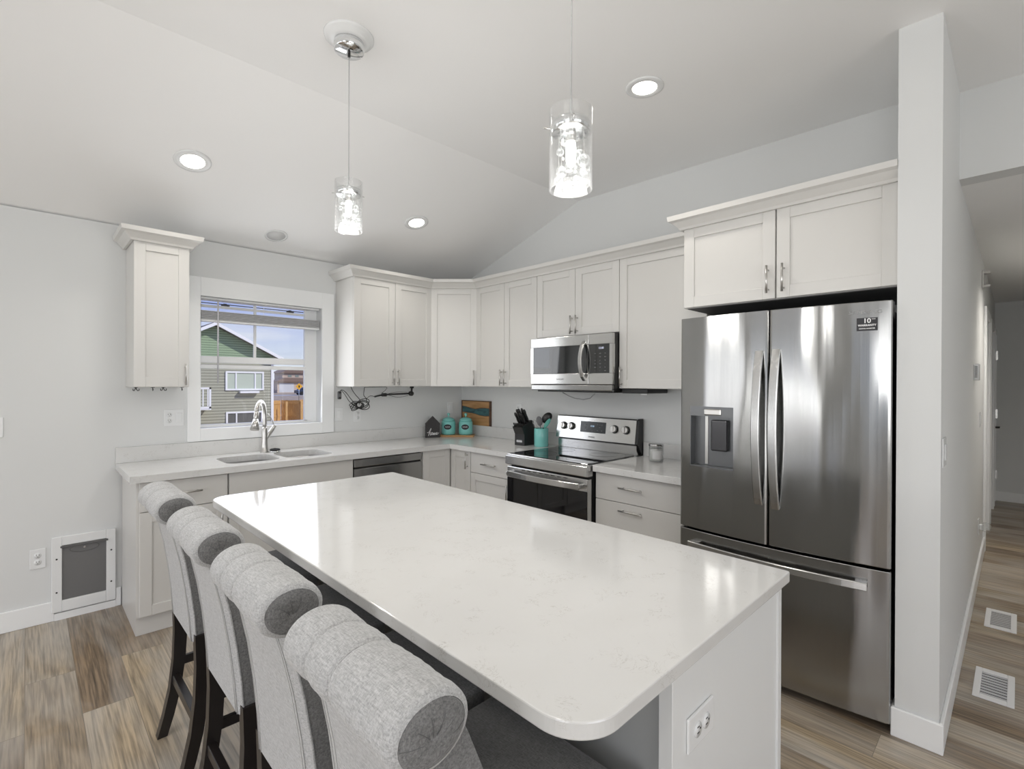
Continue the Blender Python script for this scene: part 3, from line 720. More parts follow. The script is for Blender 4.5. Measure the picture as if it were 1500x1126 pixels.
# dispenser
mg = mat('dispenser_grey', (.16, .165, .17), .3, .6)
hx0, hx1, hz0, hz1 = hole
m = M(); m.box(hx0, -.72, hz0, hx0+.004, -.652, hz1); m.box(hx1-.004, -.72, hz0, hx1, -.652, hz1); m.box(hx0+.004, -.72, hz1-.05, hx1-.004, -.652, hz1); m.box(hx0+.004, -.72, hz0, hx1-.004, -.652, hz0+.006); m.box(hx0+.004, -.668, hz0+.006, hx1-.004, -.664, hz1-.05)
ds = m.build('dispenser', mg, dl)
M().box(hx0+.075, -.725, hz1-.045, hx0+.165, -.700, hz1-.012, .006, 2).build('spout_cover', nickel, ds)
M().box(hx0+.100, -.700, hz0+.085, hx0+.185, -.672, hz0+.245, .008, 3).build('paddle', mat('paddle_grey', (.07, .07, .075), .2, .5), ds)
M().box(hx0+.06, -.672, hz0+.01, hx0+.075, -.668, hz1-.05).build('light_strip', nickel, ds)
# door handles: tall bowed bars
def fhandle(x, z0, z1):
    n = 24; P = []
    for k in range(n+1):
        q = k/n; P.append((x, bow(x)-.004-.052*math.sin(PI*q)**.8, z0+(z1-z0)*q))
    return M().strap(P, (0, 1, 0), .036, .016)
fhandle(split-.040, .87, 1.595).build('handle', steelh, dl); fhandle(split+.034, .86, 1.60).build('handle', steelh, drr)
P = [(.07+.775*k/18, bow(.07+.775*k/18)-.030-.010*math.sin(PI*k/18), .600) for k in range(19)]
m = M(); m.strap(P, (0, 1, 0), .032, .014)
for xx in (.072, .800): m.box(xx, bow(xx+.02)-.030, .602, xx+.043, bow(xx+.02)+.004, .614, .002, 1)
m.build('handle', steelh, fz)
# writing on the right-hand door
sl = math.atan2(bow(.875)-bow(.79), .085)
stx, stz = .836, 1.692; sy_ = bow(stx)
lab = M(); lab.box(stx-.036, sy_-.0016, stz-.027, stx+.036, sy_+.001, stz+.027, rot=Matrix.Rotation(sl, 3, 'Z')); lb = lab.build('warranty_sticker', labelm, drr)
def ft(s, size, x, z, mt, par, bold=0, sx=1):
    lettering(s, size, (x, bow(x)-.0022, z), mt, par, rot=(PI/2, 0, sl), bold=bold, sx=sx)
ft('10', .027, stx, stz+.014, letm, lb, .0006); ft('YEAR', .006, stx+.022, stz+.021, letm, lb); ft('WARRANTY', .0112, stx, stz-.0045, letm, lb, .0004); ft('DIGITAL INVERTER', .0065, stx, stz-.018, letm, lb, .0002)
ft('SAMSUNG', .020, stx-.006, stz+.050, greylet, drr, 0, 1.25)

# ------------------------------------------------------------------ island
ix0, ix1, iy0, iy1 = -2.645, -1.697, -3.603, -1.480
IH = .884
isl = thing('kitchen_island', 'white island cabinet with grey recessed seating side', 'island', (0, 0, 0))
M().box(-2.300, iy0+.053, 0, -1.77, iy1-.03, IH-.001).build('body', islm, isl)
m = M(); m.box(-2.332, iy0+.023, 0, -1.712, iy0+.053, IH-.001, .001, 1); m.box(-1.735, iy0+.018, 0, -1.712, iy0+.023, IH-.001); m.build('end_panel', islm, isl)
M().box(-2.316, iy0+.053, 0, -2.300, iy1-.03, IH-.001).build('seating_side_panel', islgrey, isl)
yy = iy0+.06
for k in range(4):
    w_ = (iy1-.03-yy)/ (4-k)
    d = M()
    dm = shaker(0.002, .108, w_-.002, .862, -.0205)
    for v in dm.b.verts: v.co = Matrix.Rotation(PI/2, 3, 'Z') @ v.co + Vector((-1.77, yy, 0))
    dd = dm.build('door', cabm, isl)
    dm = pull(.03 if k % 2 else w_-.03, .79, -.0205)
    for v in dm.b.verts: v.co = Matrix.Rotation(PI/2, 3, 'Z') @ v.co + Vector((-1.77, yy, 0))
    dm.build('handle', nickel, dd)
    yy += w_
itop = M().prism(rrect(ix0, iy0, ix1, iy1, .0, 14, (.008, .012, .085, .09)), IH, CT, 'z', .003, 2).build('island_countertop', quartz)
tag(itop, 'large white quartz island top with rounded corners on the seating side', 'countertop')
# rounded corners must sit on the seating side (west)

def outlet(name, label, loc, rz, w=.07, h=.115, duplex=1, sw=0, cat='outlet', group='white outlet and switch plates', horiz=False):
    t = thing(name, label, cat, loc, rz, group)
    M().box(-w/2, -.006, -h/2, w/2, 0, h/2, .003, 2).build('plate', whitep, t)
    if duplex:
        cx = -w/4 if (duplex and sw) else 0
        for s in (-1, 1):
            p = (cx+s*.020, 0) if horiz else (cx, s*.020)
            r = M().lathe([(0, 0), (.016, 0), (.016, .002), (0, .002)], (p[0], -.006, p[1]), 20, 'y', rot=Matrix.Rotation(PI, 3, 'Z')).build('receptacle', whitep, t)
            m = M(); 
            for q in (-1, 1):
                if horiz: m.box(p[0]-.001-.004, -.0087, p[1]+q*.006-.001, p[0]+.004, -.0079, p[1]+q*.006+.001)
                else: m.box(p[0]+q*.006-.001, -.0087, p[1]-.001, p[0]+q*.006+.001, -.0079, p[1]+.008)
            m.cyl((p[0]+(.009 if horiz else 0), -.0079, p[1]-(0 if horiz else .007)), (p[0]+(.009 if horiz else 0), -.0087, p[1]-(0 if horiz else .007)), .0022, 8)
            m.build('slot', blackp, r)
    if sw:
        cx = w/4 if duplex else 0
        M().box(cx-.016, -.010, -.033, cx+.016, -.006, .033, .002, 1).build('rocker', whitep, t)
    return t
outlet('outlet', 'outlet on the white end panel of the island', (-2.216, iy0+.023, .722), 0, .118, .072, 1, 0, horiz=True)
outlet('outlet', 'double-wide outlet and switch plate left of the sink window', (-2.512, 0, 1.192), 0, .116, .115, 1, 1)
outlet('light_switch', 'switch plate on the wall right of the window', (-1.335, 0, 1.165), 0, .072, .115, 0, 1, 'switch')
outlet('outlet', 'outlet beneath the tangled black cords', (-1.165, 0, 1.15), 0)
outlet('outlet', 'low outlet on the wall left of the pet door', (-3.187, 0, .389), 0)
outlet('light_switch', 'switch plate behind the canisters in the corner', (-.155, 0, 1.18), 0, .072, .115, 0, 1, 'switch')
outlet('outlet', 'outlet on the wall above the knife block', (0, -.84, 1.19), ER)
outlet('light_switch', 'switch plate at the far left edge of the window wall', (-3.365, 0, 1.175), 0, .072, .115, 0, 1, 'switch')
HW = WE
outlet('light_switch', 'switch plate on the end of the wall beside the hallway', (-.60, HW, 1.17), 0, .115, .115, 0, 1, 'switch')
outlet('light_switch', 'switch plate further along the hallway wall', (2.05, HW, 1.17), 0, .072, .115, 0, 1, 'switch')
t = thing('thermostat', 'small white boxed thermostat on the hallway wall', 'thermostat', (1.35, HW, 1.525))
M().box(-.06, -.028, -.055, .06, 0, .055, .004, 2).build('case', whitep, t); M().box(-.062, -.020, -.04, -.0595, -.006, .04).build('side_vent', steeld, t)
t = thing('wall_hook', 'small bracket high on the hallway wall', 'bracket', (2.30, HW, 2.29))
M().box(-.05, -.012, -.07, .05, 0, .07, .003, 1).build('plate', nickel, t); M().box(-.03, -.05, .045, .03, -.012, .06, .002, 1).box(-.03, -.05, -.06, .03, -.012, -.045, .002, 1).build('arm', nickel, t)
t = thing('plug_in_freshener', 'outlet low on hallway wall with a clear glass plug-in', 'plug-in', (1.95, HW, .36))
M().box(-.036, -.006, -.058, .036, 0, .058, .002, 1).build('plate', whitep, t); M().lathe([(0, -.035), (.02, -.03), (.028, -.01), (.028, .015), (.016, .035), (0, .04)], (.0, -.045, 0), 12).build('glass_bulb', crystal, t); M().box(-.015, -.03, -.02, .015, -.006, .02, .003, 1).build('plug', whitep, t)

# floor registers in the hallway
ventw = mat('vent_white', (.82, .82, .82), .35)
for i, (x0, x1, y0, y1, lab_) in enumerate(((-.10, .235, -4.045, -3.905, 'white floor vent nearest the fridge wall end'), (.85, 1.19, -4.05, -3.912, 'white floor vent further down the hallway'))):
    t = thing('floor_vent', lab_, 'floor vent', ((x0+x1)/2, (y0+y1)/2, 0), 0, 'hallway floor vents')
    a, b = (x1-x0)/2, (y1-y0)/2
    m = M(); m.box(-a, -b, 0, a, -b+.025, .006, .002, 1); m.box(-a, b-.025, 0, a, b, .006, .002, 1); m.box(-a, -b+.025, 0, -a+.04, b-.025, .006, .002, 1); m.box(a-.04, -b+.025, 0, a, b-.025, .006, .002, 1); m.build('frame', ventw, t)
    M().box(-a+.04, -b+.025, .0005, a-.04, b-.025, .0012).build('duct_shadow', mat('vent_dark', (.03, .03, .03), .8), t)
    for k in range(9):
        x = -a+.05+(2*a-.10)*k/8; M().box(x-.008, -b+.025, .0012, x+.008, b-.025, .0045).build('louver', mat('louver_grey', (.55, .55, .56), .4) if k == 0 and i == 0 else bpy.data.materials['louver_grey'], t)

# ------------------------------------------------------------------ pet door
pd = thing('pet_door', 'white framed pet door with dark grey flap low on the wall', 'pet door', (-2.977, 0, .05))
m = M(); w2 = .151; H = .452
m.box(-w2, -.022, 0, -.104, -.0145, H, .003, 1); m.box(.104, -.022, 0, w2, -.0145, H, .003, 1); m.box(-.104, -.022, H-.055, .104, -.0145, H, .003, 1); m.box(-.104, -.022, 0, .104, -.0145, .066, .003, 1)
m.box(-w2+.003, -.0145, .003, -.104, 0, H-.003); m.box(.104, -.0145, .003, w2-.003, 0, H-.003); m.box(-.104, -.0145, H-.055, .104, 0, H-.003); m.box(-.104, -.0145, .003, .104, 0, .066)
m.build('frame', whitep, pd)
flap = M().box(-.1035, -.012, .067, .1035, -.004, H-.056).build('flap', mat('flap_grey', (.16, .16, .16), .35), pd)
m = M(); m.box(-.112, -.028, H-.068, .112, -.022, H-.056, .002, 1); m.build('flap_rail', mat('flap_rail', (.12, .12, .12), .4), pd)
M().cyl((0, -.012, H-.085), (0, -.017, H-.085), .006, 12).build('magnet', chrome, flap)
M().lathe([(.066, 0), (.070, 0), (.070, .0015), (.066, .0015), (.066, 0)], (0, -.012, H-.088), 32, 'y', rot=Matrix.Rotation(PI, 3, 'Z'), sq=(1, .35)).build('oval_rib', mat('rib_grey', (.11, .11, .11), .4), flap)
for x in (-.128, .128):
    for z in (.12, .32): M().cyl((x, -.022, z), (x, -.0235, z), .005, 10).build('screw', blackp, pd)

# ------------------------------------------------------------------ bar stools
def superbox(hx, hy, hz, e=.35, nu=40, nv=20, c=(0, 0, 0)):
    def sg(v, p): return math.copysign(abs(v)**p, v)
    def fn(u, v):
        a = 2*PI*u; b = -PI/2+PI*v
        return (c[0]+hx*sg(math.cos(b), e)*sg(math.cos(a), e), c[1]+hy*sg(math.cos(b), e)*sg(math.sin(a), e), c[2]+hz*sg(math.sin(b), e))
    return M().grid(fn, nu, nv, closeu=True)
def make_stool(label, y):
    # local x: towards the island; local origin on the floor under the seat middle
    t = thing('bar_stool', label, 'bar stool', (-2.575, y, 0), 0, 'grey tufted roll-back bar stools')
    W2 = .190; WS = .222
    # seat
    m = M(); m.box(-.19, -WS, .535, .215, WS, .650, .035, 5, smooth=True); m.box(-.18, -WS+.004, .515, .210, WS-.004, .56)
    s_ = m.build('seat', fab_shaded, t)
    # back panel: side profile leaning backwards, rolled top is its own part
    R_ = .060; rc = (-.287, .992)
    prof = []
    rear = [(-.232, .500), (-.240, .60), (-.252, .70), (-.268, .80), (-.286, .88), (-.300, .93)]
    front = [(-.262, 1.015), (-.205, .95), (-.168, .86), (-.150, .75), (-.142, .65), (-.142, .500)]
    prof = rear+front
    t2 = bmesh.new(); ny = 12; rings = []
    for j in range(ny+1):
        q = -1+2*j/ny; yv = q*W2; ins = .010 if abs(q) == 1 else 0; tp = lambda z: max(0, (z-.5)/.5)
        cx = sum(p[0] for p in prof)/len(prof)
        rings.append([t2.verts.new((x+(ins if x < cx else -ins), yv*(1-.12*tp(z))-.018*tp(z), z)) for x, z in prof])
    n = len(prof)
    for A, B in zip(rings, rings[1:]):
        for k in range(n): t2.faces.new((A[k], A[(k+1) % n], B[(k+1) % n], B[k]))
    t2.faces.new(rings[0]); t2.faces.new(rings[-1][::-1]); bmesh.ops.recalc_face_normals(t2, faces=t2.faces[:])
    m = M(); m._merge(t2, False); bk_ = m.build('backrest', [fab, fab_shaded], t)
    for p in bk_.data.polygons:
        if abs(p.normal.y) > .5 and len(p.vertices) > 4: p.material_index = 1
    # double welt seam down both rear edges
    for s in (-1, 1):
        m = M()
        for off in (.028, .042):
            m.tube([(x-.0008, s*(W2*(1-.24*(z-.5))-off)-.036*(z-.5), z) for x, z in rear], .0011, 5)
        m.build('stitching', stitch, bk_)
        m = M(); m.tube([(x+.010, s*(W2*(1-.24*(z-.5))+.0005)-.036*(z-.5), z) for x, z in rear], .0028, 6); m.build('welt', fab, bk_)
    # roll with channel tufts
    RW2 = .176; yo = -.026
    ch = [-1, -.42, .16, .72, 1]
    ch = [-1, .5, .02, 1]
    def fn(u, v):
        a = 2*PI*u; q = -1+2*v
        g = 0
        for c_ in ch[1:-1]: g += math.exp(-((q-c_)/.018)**2)*.10+math.exp(-((q-c_)/.12)**2)*.06
        fine = .007*math.sin(q*44+math.sin(a*3)*.8)+.010*math.sin(q*13+1.2)
        ed = max(0, (abs(q)-.86)/.14); endf = math.sqrt(max(0, 1-ed**2.6))
        rr = R_*(1-g+fine)*(.80+.20*endf)
        yv = q*RW2+yo
        return (rc[0]+rr*math.cos(a)*1.08, yv, rc[1]+rr*math.sin(a)*.88)
    m = M().grid(fn, 36, 96, closeu=True)
    for s in (-1, 1):
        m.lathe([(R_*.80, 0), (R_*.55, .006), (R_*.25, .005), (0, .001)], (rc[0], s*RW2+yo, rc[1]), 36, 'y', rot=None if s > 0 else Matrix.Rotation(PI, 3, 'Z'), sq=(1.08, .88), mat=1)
    rl = m.build('rolled_top', [fab, fab_shaded], t)
    for c_ in ch[1:-1]:
        rr = R_*(1-.16+.007*math.sin(c_*44)+.010*math.sin(c_*13+1.2))+.0004
        M().tube([(rc[0]+rr*1.08*math.cos(a_), c_*RW2+yo, rc[1]+rr*.88*math.sin(a_)) for a_ in [(-.2+k*.25) for k in range(16)]], .0013, 5).build('tuft_crease_shade', seam, rl)  # dark rings stand in for shade in the tuft creases
    for s in (-1, 1):
        m = M()
        for k in range(6):
            a = k*PI/5-.3; m.tube([(rc[0]+R_*1.08*q*math.cos(a+q*.3), s*(RW2+dq)+yo, rc[1]-R_*.2*(1-q)+R_*.88*q*math.sin(a+q*.3)) for q, dq in ((.05, .0005), (.25, .0045), (.55, .0058), (.78, .0005))], .0007, 5)
        m.build('pleats', seam, rl)
    # legs: square section, rear ones sweep back
    for s in (-1, 1):
        def leg(path, w0, w1):
            t3 = bmesh.new(); rg = []
            for i, (x, z) in enumerate(path):
                w = w0+(w1-w0)*i/(len(path)-1); yc = s*(WS-.040)
                rg.append([t3.verts.new((x+a*w, yc+b*.019, z)) for a, b in ((-1, -1), (1, -1), (1, 1), (-1, 1))])
            for A, B in zip(rg, rg[1:]):
                for k in range(4): t3.faces.new((A[k], A[(k+1) % 4], B[(k+1) % 4], B[k]))
            t3.faces.new(rg[0]); t3.faces.new(rg[-1][::-1]); bmesh.ops.recalc_face_normals(t3, faces=t3.faces[:])
            return M()._merge(t3)
        leg([(-.205, .53), (-.203, .42), (-.208, .30), (-.222, .18), (-.244, .08), (-.266, 0)], .024, .017).build('leg', dwood, t)
        leg([(.178, .53), (.178, .0)], .022, .017).build('leg', dwood, t)
        M().box(-.215, s*(WS-.040)-.009, .265, .17, s*(WS-.040)+.009, .300, .002, 1).build('stretcher', dwood, t)
    M().box(-.232, -WS+.050, .205, -.206, WS-.050, .240, .002, 1).build('stretcher', dwood, t)
    M().box(.165, -WS+.050, .175, .187, WS-.050, .215, .002, 1).build('footrest', dwood, t)
    return t
s1 = make_stool('grey roll-back bar stool farthest from camera, nearest the window wall', -1.80)
for y, lb_ in ((-2.345, 'second grey roll-back bar stool counting from the window wall'), (-2.855, 'third grey roll-back stool from the window wall, overlapped by the front one'), (-3.325, 'grey roll-back bar stool closest to the camera at the near island corner')):
    c_ = dup(s1); c_.location = (-2.575, y, 0); c_['label'] = lb_

# ------------------------------------------------------------------ pendants and ceiling fittings
frost = emit('glowing_crystal', (1, 1, 1), .0)
def pendant(label, x, y, zb, detail=True):
    zt_ = zc(y)
    t = thing('pendant_light', label, 'pendant light', (x, y, zt_), 0, 'clear glass pendants over the island')
    slope = Matrix.Rotation(0, 3, 'X')
    M().lathe([(0, 0), (.103, 0), (.103, -.006), (.098, -.012), (.086, -.016), (.084, -.022), (.070, -.026), (0, -.026)], n=48).build('ceiling_medallion', whitep, t)
    M().lathe([(0, -.026), (.060, -.026), (.062, -.032), (.062, -.062), (.058, -.066), (0, -.068)], n=40).build('canopy', chrome, t)
    M().cyl((0, 0, -.066), (0, 0, -.088), .006, 10).build('cord_grip', blackp, t)
    zg = zb-zt_          # glass bottom, local
    M().cyl((0, 0, -.08), (0, 0, zg+.19), .0022, 8).build('cord', mat('clear_cord', (.55, .55, .55), .3) if 'clear_cord' not in bpy.data.materials else bpy.data.materials['clear_cord'], t)
    Rg = .057
    M().lathe([(Rg, 0), (Rg, .212), (Rg-.003, .212), (Rg-.003, 0), (Rg, 0)], (0, 0, zg), 48).build('glass_shade', shade, t)
    hd = M().lathe([(0, .180), (.050, .180), (.0525, .175), (.0525, .153), (.048, .151), (0, .151)], (0, 0, zg), 40).build('lamp_holder', chrome, t)
    M().cyl((.052, 0, zg+.165), (.072, 0, zg+.165), .002, 6).cyl((-.036, -.036, zg+.165), (-.051, -.051, zg+.165), .002, 6).cyl((-.036, .036, zg+.165), (-.051, .051, zg+.165), .002, 6).build('set_screws', nickel, hd)
    M().cyl((0, 0, zg+.151), (0, 0, zg+.128), .014, 16).build('socket', nickel, hd)
    M().lathe([(0, .06), (.008, .065), (.013, .08), (.014, .11), (.012, .13), (0, .136)], (0, 0, zg), 16).build('bulb', bulbm, t)
    rnd = random.Random(7 if detail else 9)
    balls = [(-.034, -.01, .12, .017), (.036, .0, .105, .016), (-.022, -.026, .075, .017), (.016, -.030, .075, .017), (-.03, .012, .095, .010), (.034, -.018, .045, .017), (-.028, -.018, .047, .013), (.030, .020, .135, .010), (.002, .034, .06, .015), (.004, -.038, .040, .010), (.026, -.026, .018, .014), (-.036, -.022, -.008, .016), (-.014, .03, .03, .013), (.036, .012, .07, .010), (.0, -.02, .022, .011)]
    for (bx, by, bz, br) in balls:
        b = M(); b.lathe([(0, -br)]+[(br*math.sin(PI*k/12), -br*math.cos(PI*k/12)) for k in range(1, 12)]+[(0, br)], (bx, by, zg+bz), 20)
        bo = b.build('crystal_ball', crystal, t)
        M().cyl((bx, by, zg+bz+br), (bx, by, zg+.151), .0004, 4).build('wire', nickel, bo)
    l = bpy.data.lights.new('pendant_glow', 'POINT'); l.energy = 8; l.shadow_soft_size = .10; l.color = (1, .98, .95)
    o = bpy.data.objects.new('pendant_glow', l); COL.objects.link(o); o.location = (x, y, zb-.06)
    return t
pendant('clear glass pendant lamp farther away, nearer the window', -2.248, -2.035, 2.088)
pendant('clear glass pendant lamp nearer the camera over the island middle', -2.20, -3.213, 1.954, False)

def ceil_thing(name, label, cat, x, y, group=None):
    z = zc(y); t = thing(name, label, cat, (x, y, z), 0, group)
    sl_ = math.atan(.3158) if y > -1.52 else -math.atan(.0165)
    t.rotation_euler = (-sl_, 0, 0); return t
for x, y, lb_ in ((-2.562, -.765, 'recessed ceiling light above the left end of the window counter'), (-1.06, -.755, 'recessed ceiling light above the sink and corner cabinets'), (-1.045, -2.745, 'recessed ceiling light in front of the refrigerator'), (-2.62, -3.0, 'unseen recessed ceiling light added over the seating side of the island'),  # seating-side can is unseen, added for more light on the cabinets
                (-4.3, -2.0, 'unseen recessed ceiling light added in the living room nearest the pet door'), (-4.5, -4.2, 'unseen recessed ceiling light added in the middle of the living room')):  # unseen living-room cans added to light the low drawers
    t = ceil_thing('recessed_light', lb_, 'ceiling light', x, y, 'recessed ceiling lights')
    M().lathe([(.058, .0), (.092, .0), (.092, -.004), (.084, -.007), (.062, -.007), (.055, .004), (.058, .0)], n=40).build('trim_ring', whitep, t)
    M().lathe([(0, -.0045), (.060, -.0045), (.060, -.0005), (0, -.0005)], n=32).build('lens', canlit, t)
    l = bpy.data.lights.new('downlight', 'SPOT'); l.energy = 18 if x > -4 else 40; l.spot_size = math.radians(130); l.spot_blend = .8; l.shadow_soft_size = .06; l.color = (1, .95, .88)  # those over the seating side and living room are added
    o = bpy.data.objects.new('downlight', l); COL.objects.link(o); o.location = (x, y, zc(y)-.03)
t = thing('recessed_light', 'unseen recessed light added in the hallway ceiling', 'ceiling light', (2.2, -4.45, 2.46), 0, 'recessed ceiling lights')  # unseen fixture added to brighten the hallway
M().lathe([(.058, .0), (.092, .0), (.092, -.004), (.084, -.007), (.062, -.007), (.055, .004), (.058, .0)], n=40).build('trim_ring', whitep, t)
M().lathe([(0, -.0045), (.060, -.0045), (.060, -.0005), (0, -.0005)], n=32).build('lens', canlit, t)
l = bpy.data.lights.new('downlight', 'SPOT'); l.energy = 70; l.spot_size = math.radians(150); l.spot_blend = .8; l.shadow_soft_size = .06; l.color = (1, .94, .86)  # lamp of the added hallway light
o = bpy.data.objects.new('downlight', l); COL.objects.link(o); o.location = (2.2, -4.45, 2.44)
t = ceil_thing('ceiling_speaker', 'flush round white ceiling speaker above the window', 'speaker', -1.92, -.215)
M().lathe([(.062, 0), (.078, 0), (.078, -.005), (.062, -.005), (.062, 0)], n=40).build('rim', whitep, t)
M().lathe([(0, -.0035), (.062, -.0035), (.062, -.001), (0, -.001)], n=40).build('grille', mat('speaker_grille', (.68, .68, .68), .6), t)

# ------------------------------------------------------------------ things on the counters
# home sign
t = thing('home_sign', 'small black house-shaped wooden block with white script lettering', 'sign', (-.455, -.125, CT), math.radians(-28))
M().prism([(-.068, 0), (.068, 0), (.068, .135), (0, .205), (-.068, .135)], -.02, .02, 'y', .002, 1).build('block', mat('black_block', (.028, .026, .026), .6), t)
def script(path, r): 
    return M().tube([(x, -.0215, z) for x, z in path], r, 6)
def smoothp(P, n=6):
    out = []
    for i in range(len(P)-1):
        p0 = P[max(0, i-1)]; p1 = P[i]; p2 = P[i+1]; p3 = P[min(len(P)-1, i+2)]
        for k in range(n):
            q = k/n
            out.append(tuple(.5*((2*p1[j])+(-p0[j]+p2[j])*q+(2*p0[j]-5*p1[j]+4*p2[j]-p3[j])*q*q+(-p0[j]+3*p1[j]-3*p2[j]+p3[j])*q**3) for j in range(len(p1))))
    out.append(tuple(P[-1])); return out
hp_ = [(-.058, .048), (-.045, .045), (-.030, .070), (-.018, .088), (-.022, .070), (-.038, .035), (-.044, .014), (-.034, .040), (-.025, .046), (-.024, .020), (-.012, .032), (-.004, .044), (-.012, .048), (-.012, .028), (.0, .026), (.004, .044), (.006, .022), (.014, .044), (.018, .022), (.026, .044), (.030, .024), (.040, .034), (.046, .044), (.038, .046), (.038, .026), (.050, .030), (.062, .046)]
script([(x*.92, z*.95+.004) for x, z in smoothp(hp_)], .0020).build('lettering', letm, t)
# tray
t = thing('serving_board', 'small honey wood serving board beneath the teal canisters', 'board', (-.215, -.205, CT), math.radians(-45))
M().prism(rrect(-.165, -.075, .165, .075, .02, 5), .0, .016, 'z', .003, 2).build('board', oak, t)
# canisters
def canister(label, x, y, word, zb):
    t = thing('canister', label, 'canister', (x, y, zb), math.radians(-44.4), 'teal ceramic canisters')
    b = M().lathe([(0, 0), (.060, 0), (.067, .006), (.068, .03), (.068, .115), (.065, .128), (.058, .134), (0, .134)], n=40).build('jar', teal, t)
    M().lathe([(0, .134), (.060, .134), (.061, .142), (.056, .152), (.035, .164), (.012, .170), (0, .171)], n=40).build('lid', teal, t)
    M().lathe([(0, .170), (.006, .171), (.005, .180), (.013, .190), (.015, .199), (.011, .208), (0, .212)], n=20).build('lid_knob', jarglass if False else teal, t)
    m = M(); 
    def fn(u, v): a = 2*PI*u; rr = v; px = .036*rr*math.cos(a); pz = .026*rr*math.sin(a); return (px, -math.sqrt(.0690**2-px*px), .078+pz)
    m.grid(fn, 28, 3, closeu=True); lb_ = m.build('oval_label', labelm, b)
    lettering(word, .015, (0, -.0697, .078), letm, lb_)
    return t
canister('teal canister on the left of the wooden board, beside the black house sign', -.265, -.125, 'SUGAR', CT+.016)
canister('teal canister on the right of the wooden board, before the cutting board', -.145, -.245, 'FLOUR', CT+.016)
# cutting board with resin river
t = thing('cutting_board', 'rectangular wooden board with a dark teal resin river, leaning on the wall', 'cutting board', (-.012, -.245, 1.0145), ER)
bw, bh = .222, .245
def prv(pts_top, pts_bot): 
    return [(x, z) for x, z in pts_bot]+[(x, z) for x, z in reversed(pts_top)]
xs = [-.205, -.14, -.06, 0, .07, .14, .205]
top_ = [.185, .178, .165, .160, .170, .174, .172]; bot_ = [.125, .122, .118, .112, .100, .096, .100]
up_ = list(zip(xs, top_)); dn_ = list(zip(xs, bot_))
M().prism(list(zip(xs, [0]*7))+[(x, z) for x, z in reversed(dn_)], -.009, .009, 'y').prism([(x, z) for x, z in up_]+[(x, bh-.008) for x in reversed(xs)], -.009, .009, 'y').build('plank', oak, t)
M().prism([(x, z) for x, z in dn_]+[(x, z) for x, z in reversed(up_)], -.009, .009, 'y').build('resin_band', resin, t)
M().box(-bw, -.0095, 0, -.205, .0095, bh).box(.205, -.0095, 0, bw, .0095, bh).box(-.205, -.0095, bh-.008, .205, .0095, bh).build('border', walnut, t)
m = M()
for P_ in (up_, dn_): m.tube([(x, -.0092, z) for x, z in P_], .005, 6, flat=.3)
m.build('bark_edge', walnut, t)
# knife block
t = thing('knife_block', 'black angled knife block full of black handled knives', 'knife block', (-.20, -1.115, CT), math.radians(-88))
kb = mat('black_stained_wood', (.016, .016, .016), .35)
M().prism([(-.055, .0), (.085, .0), (.085, .10), (.045, .20), (.02, .215), (-.085, .165), (-.055, .105)], -.055, .055, 'x', .002, 1)
blk = M().prism([(-.075, 0), (.075, 0), (.085, .06), (.045, .205), (.015, .212), (-.105, .155), (-.075, .095)], -.055, .055, 'x', .003, 1).build('block', kb, t)
lettering('HENCKELS', .013, (0, -.0765, .035), letm, blk)
M().box(-.03, -.0762, .025, .03, -.0752, .047).build('label_plate', steeld, blk)
kn = Vector((0, -.50, .86)).normalized(); 
def blkp(q, x): return Vector((x, -.105+.12*q, .155+.057*q))
for i, (q, x, L_) in enumerate([(.80, -.038, .115), (.80, -.013, .12), (.80, .013, .125), (.80, .038, .115), (.55, -.036, .10), (.55, -.012, .10), (.55, .012, .10), (.55, .036, .10)]):
    p = blkp(q, x); d_ = (kn+Vector((random.uniform(-.04, .04), random.uniform(-.03, .03), 0))).normalized()
    pts_ = [p+d_*L_*k/6 for k in range(7)]
    kt = tag(M().tube(pts_, .009, 8, radii=[.010, .014, .014, .012, .013, .015, .010], flat=.8).build('kitchen_knife', blackp), 'black handled knife standing in the knife block', 'knife', 'knives in the knife block')
    kt.matrix_world = Matrix.Translation(t.location) @ Matrix.Rotation(math.radians(-88), 4, 'Z')
for k in range(6):
    x = -.04+.016*k; p = blkp(.12, x); pts_ = [p+kn*.035*j/3-kn*.004 for j in range(4)]
    kt = tag(M().tube(pts_, .006, 8, flat=.7).build('steak_knife', blackp), 'short steak knife handle low in the knife block front row', 'knife', 'steak knives in the knife block')
    kt.matrix_world = Matrix.Translation(t.location) @ Matrix.Rotation(math.radians(-88), 4, 'Z')
# utensil crock
cx_, cy_ = -.175, -1.275
t = thing('utensil_crock', 'tall turquoise ceramic utensil holder left of the stove', 'utensil holder', (cx_, cy_, CT))
M().lathe([(0, 0), (.056, 0), (.059, .004), (.059, .146), (.056, .150), (.053, .146), (.053, .012), (0, .010)], n=40).build('crock', teal, t)
def uten(name, label, base, tip, col, headf):
    m = M(); b = Vector(base); q = Vector(tip); m.tube([b, b+(q-b)*.5, q], .0045, 8); headf(m, q, (q-b).normalized())
    o = m.build(name, col); o.location = (cx_, cy_, CT); tag(o, label, 'utensil', 'utensils in the teal holder'); return o
rt_ = Vector((.70, -.71, 0))    # roughly screen-right
def ell(m, c, d, hw, hl, th, mt=0):
    a = rt_; n3 = d.cross(a).normalized()
    def fn(u, v):
        A = 2*PI*u; B = -PI/2+PI*v; return c + a*hw*math.cos(B)*math.cos(A) + d*hl*math.sin(B) + n3*th*math.cos(B)*math.sin(A)
    m.grid(fn, 16, 10, closeu=True)
def P3(r, f, z): return tuple(rt_*r+Vector((.71, .70, 0))*f+Vector((0, 0, z)))
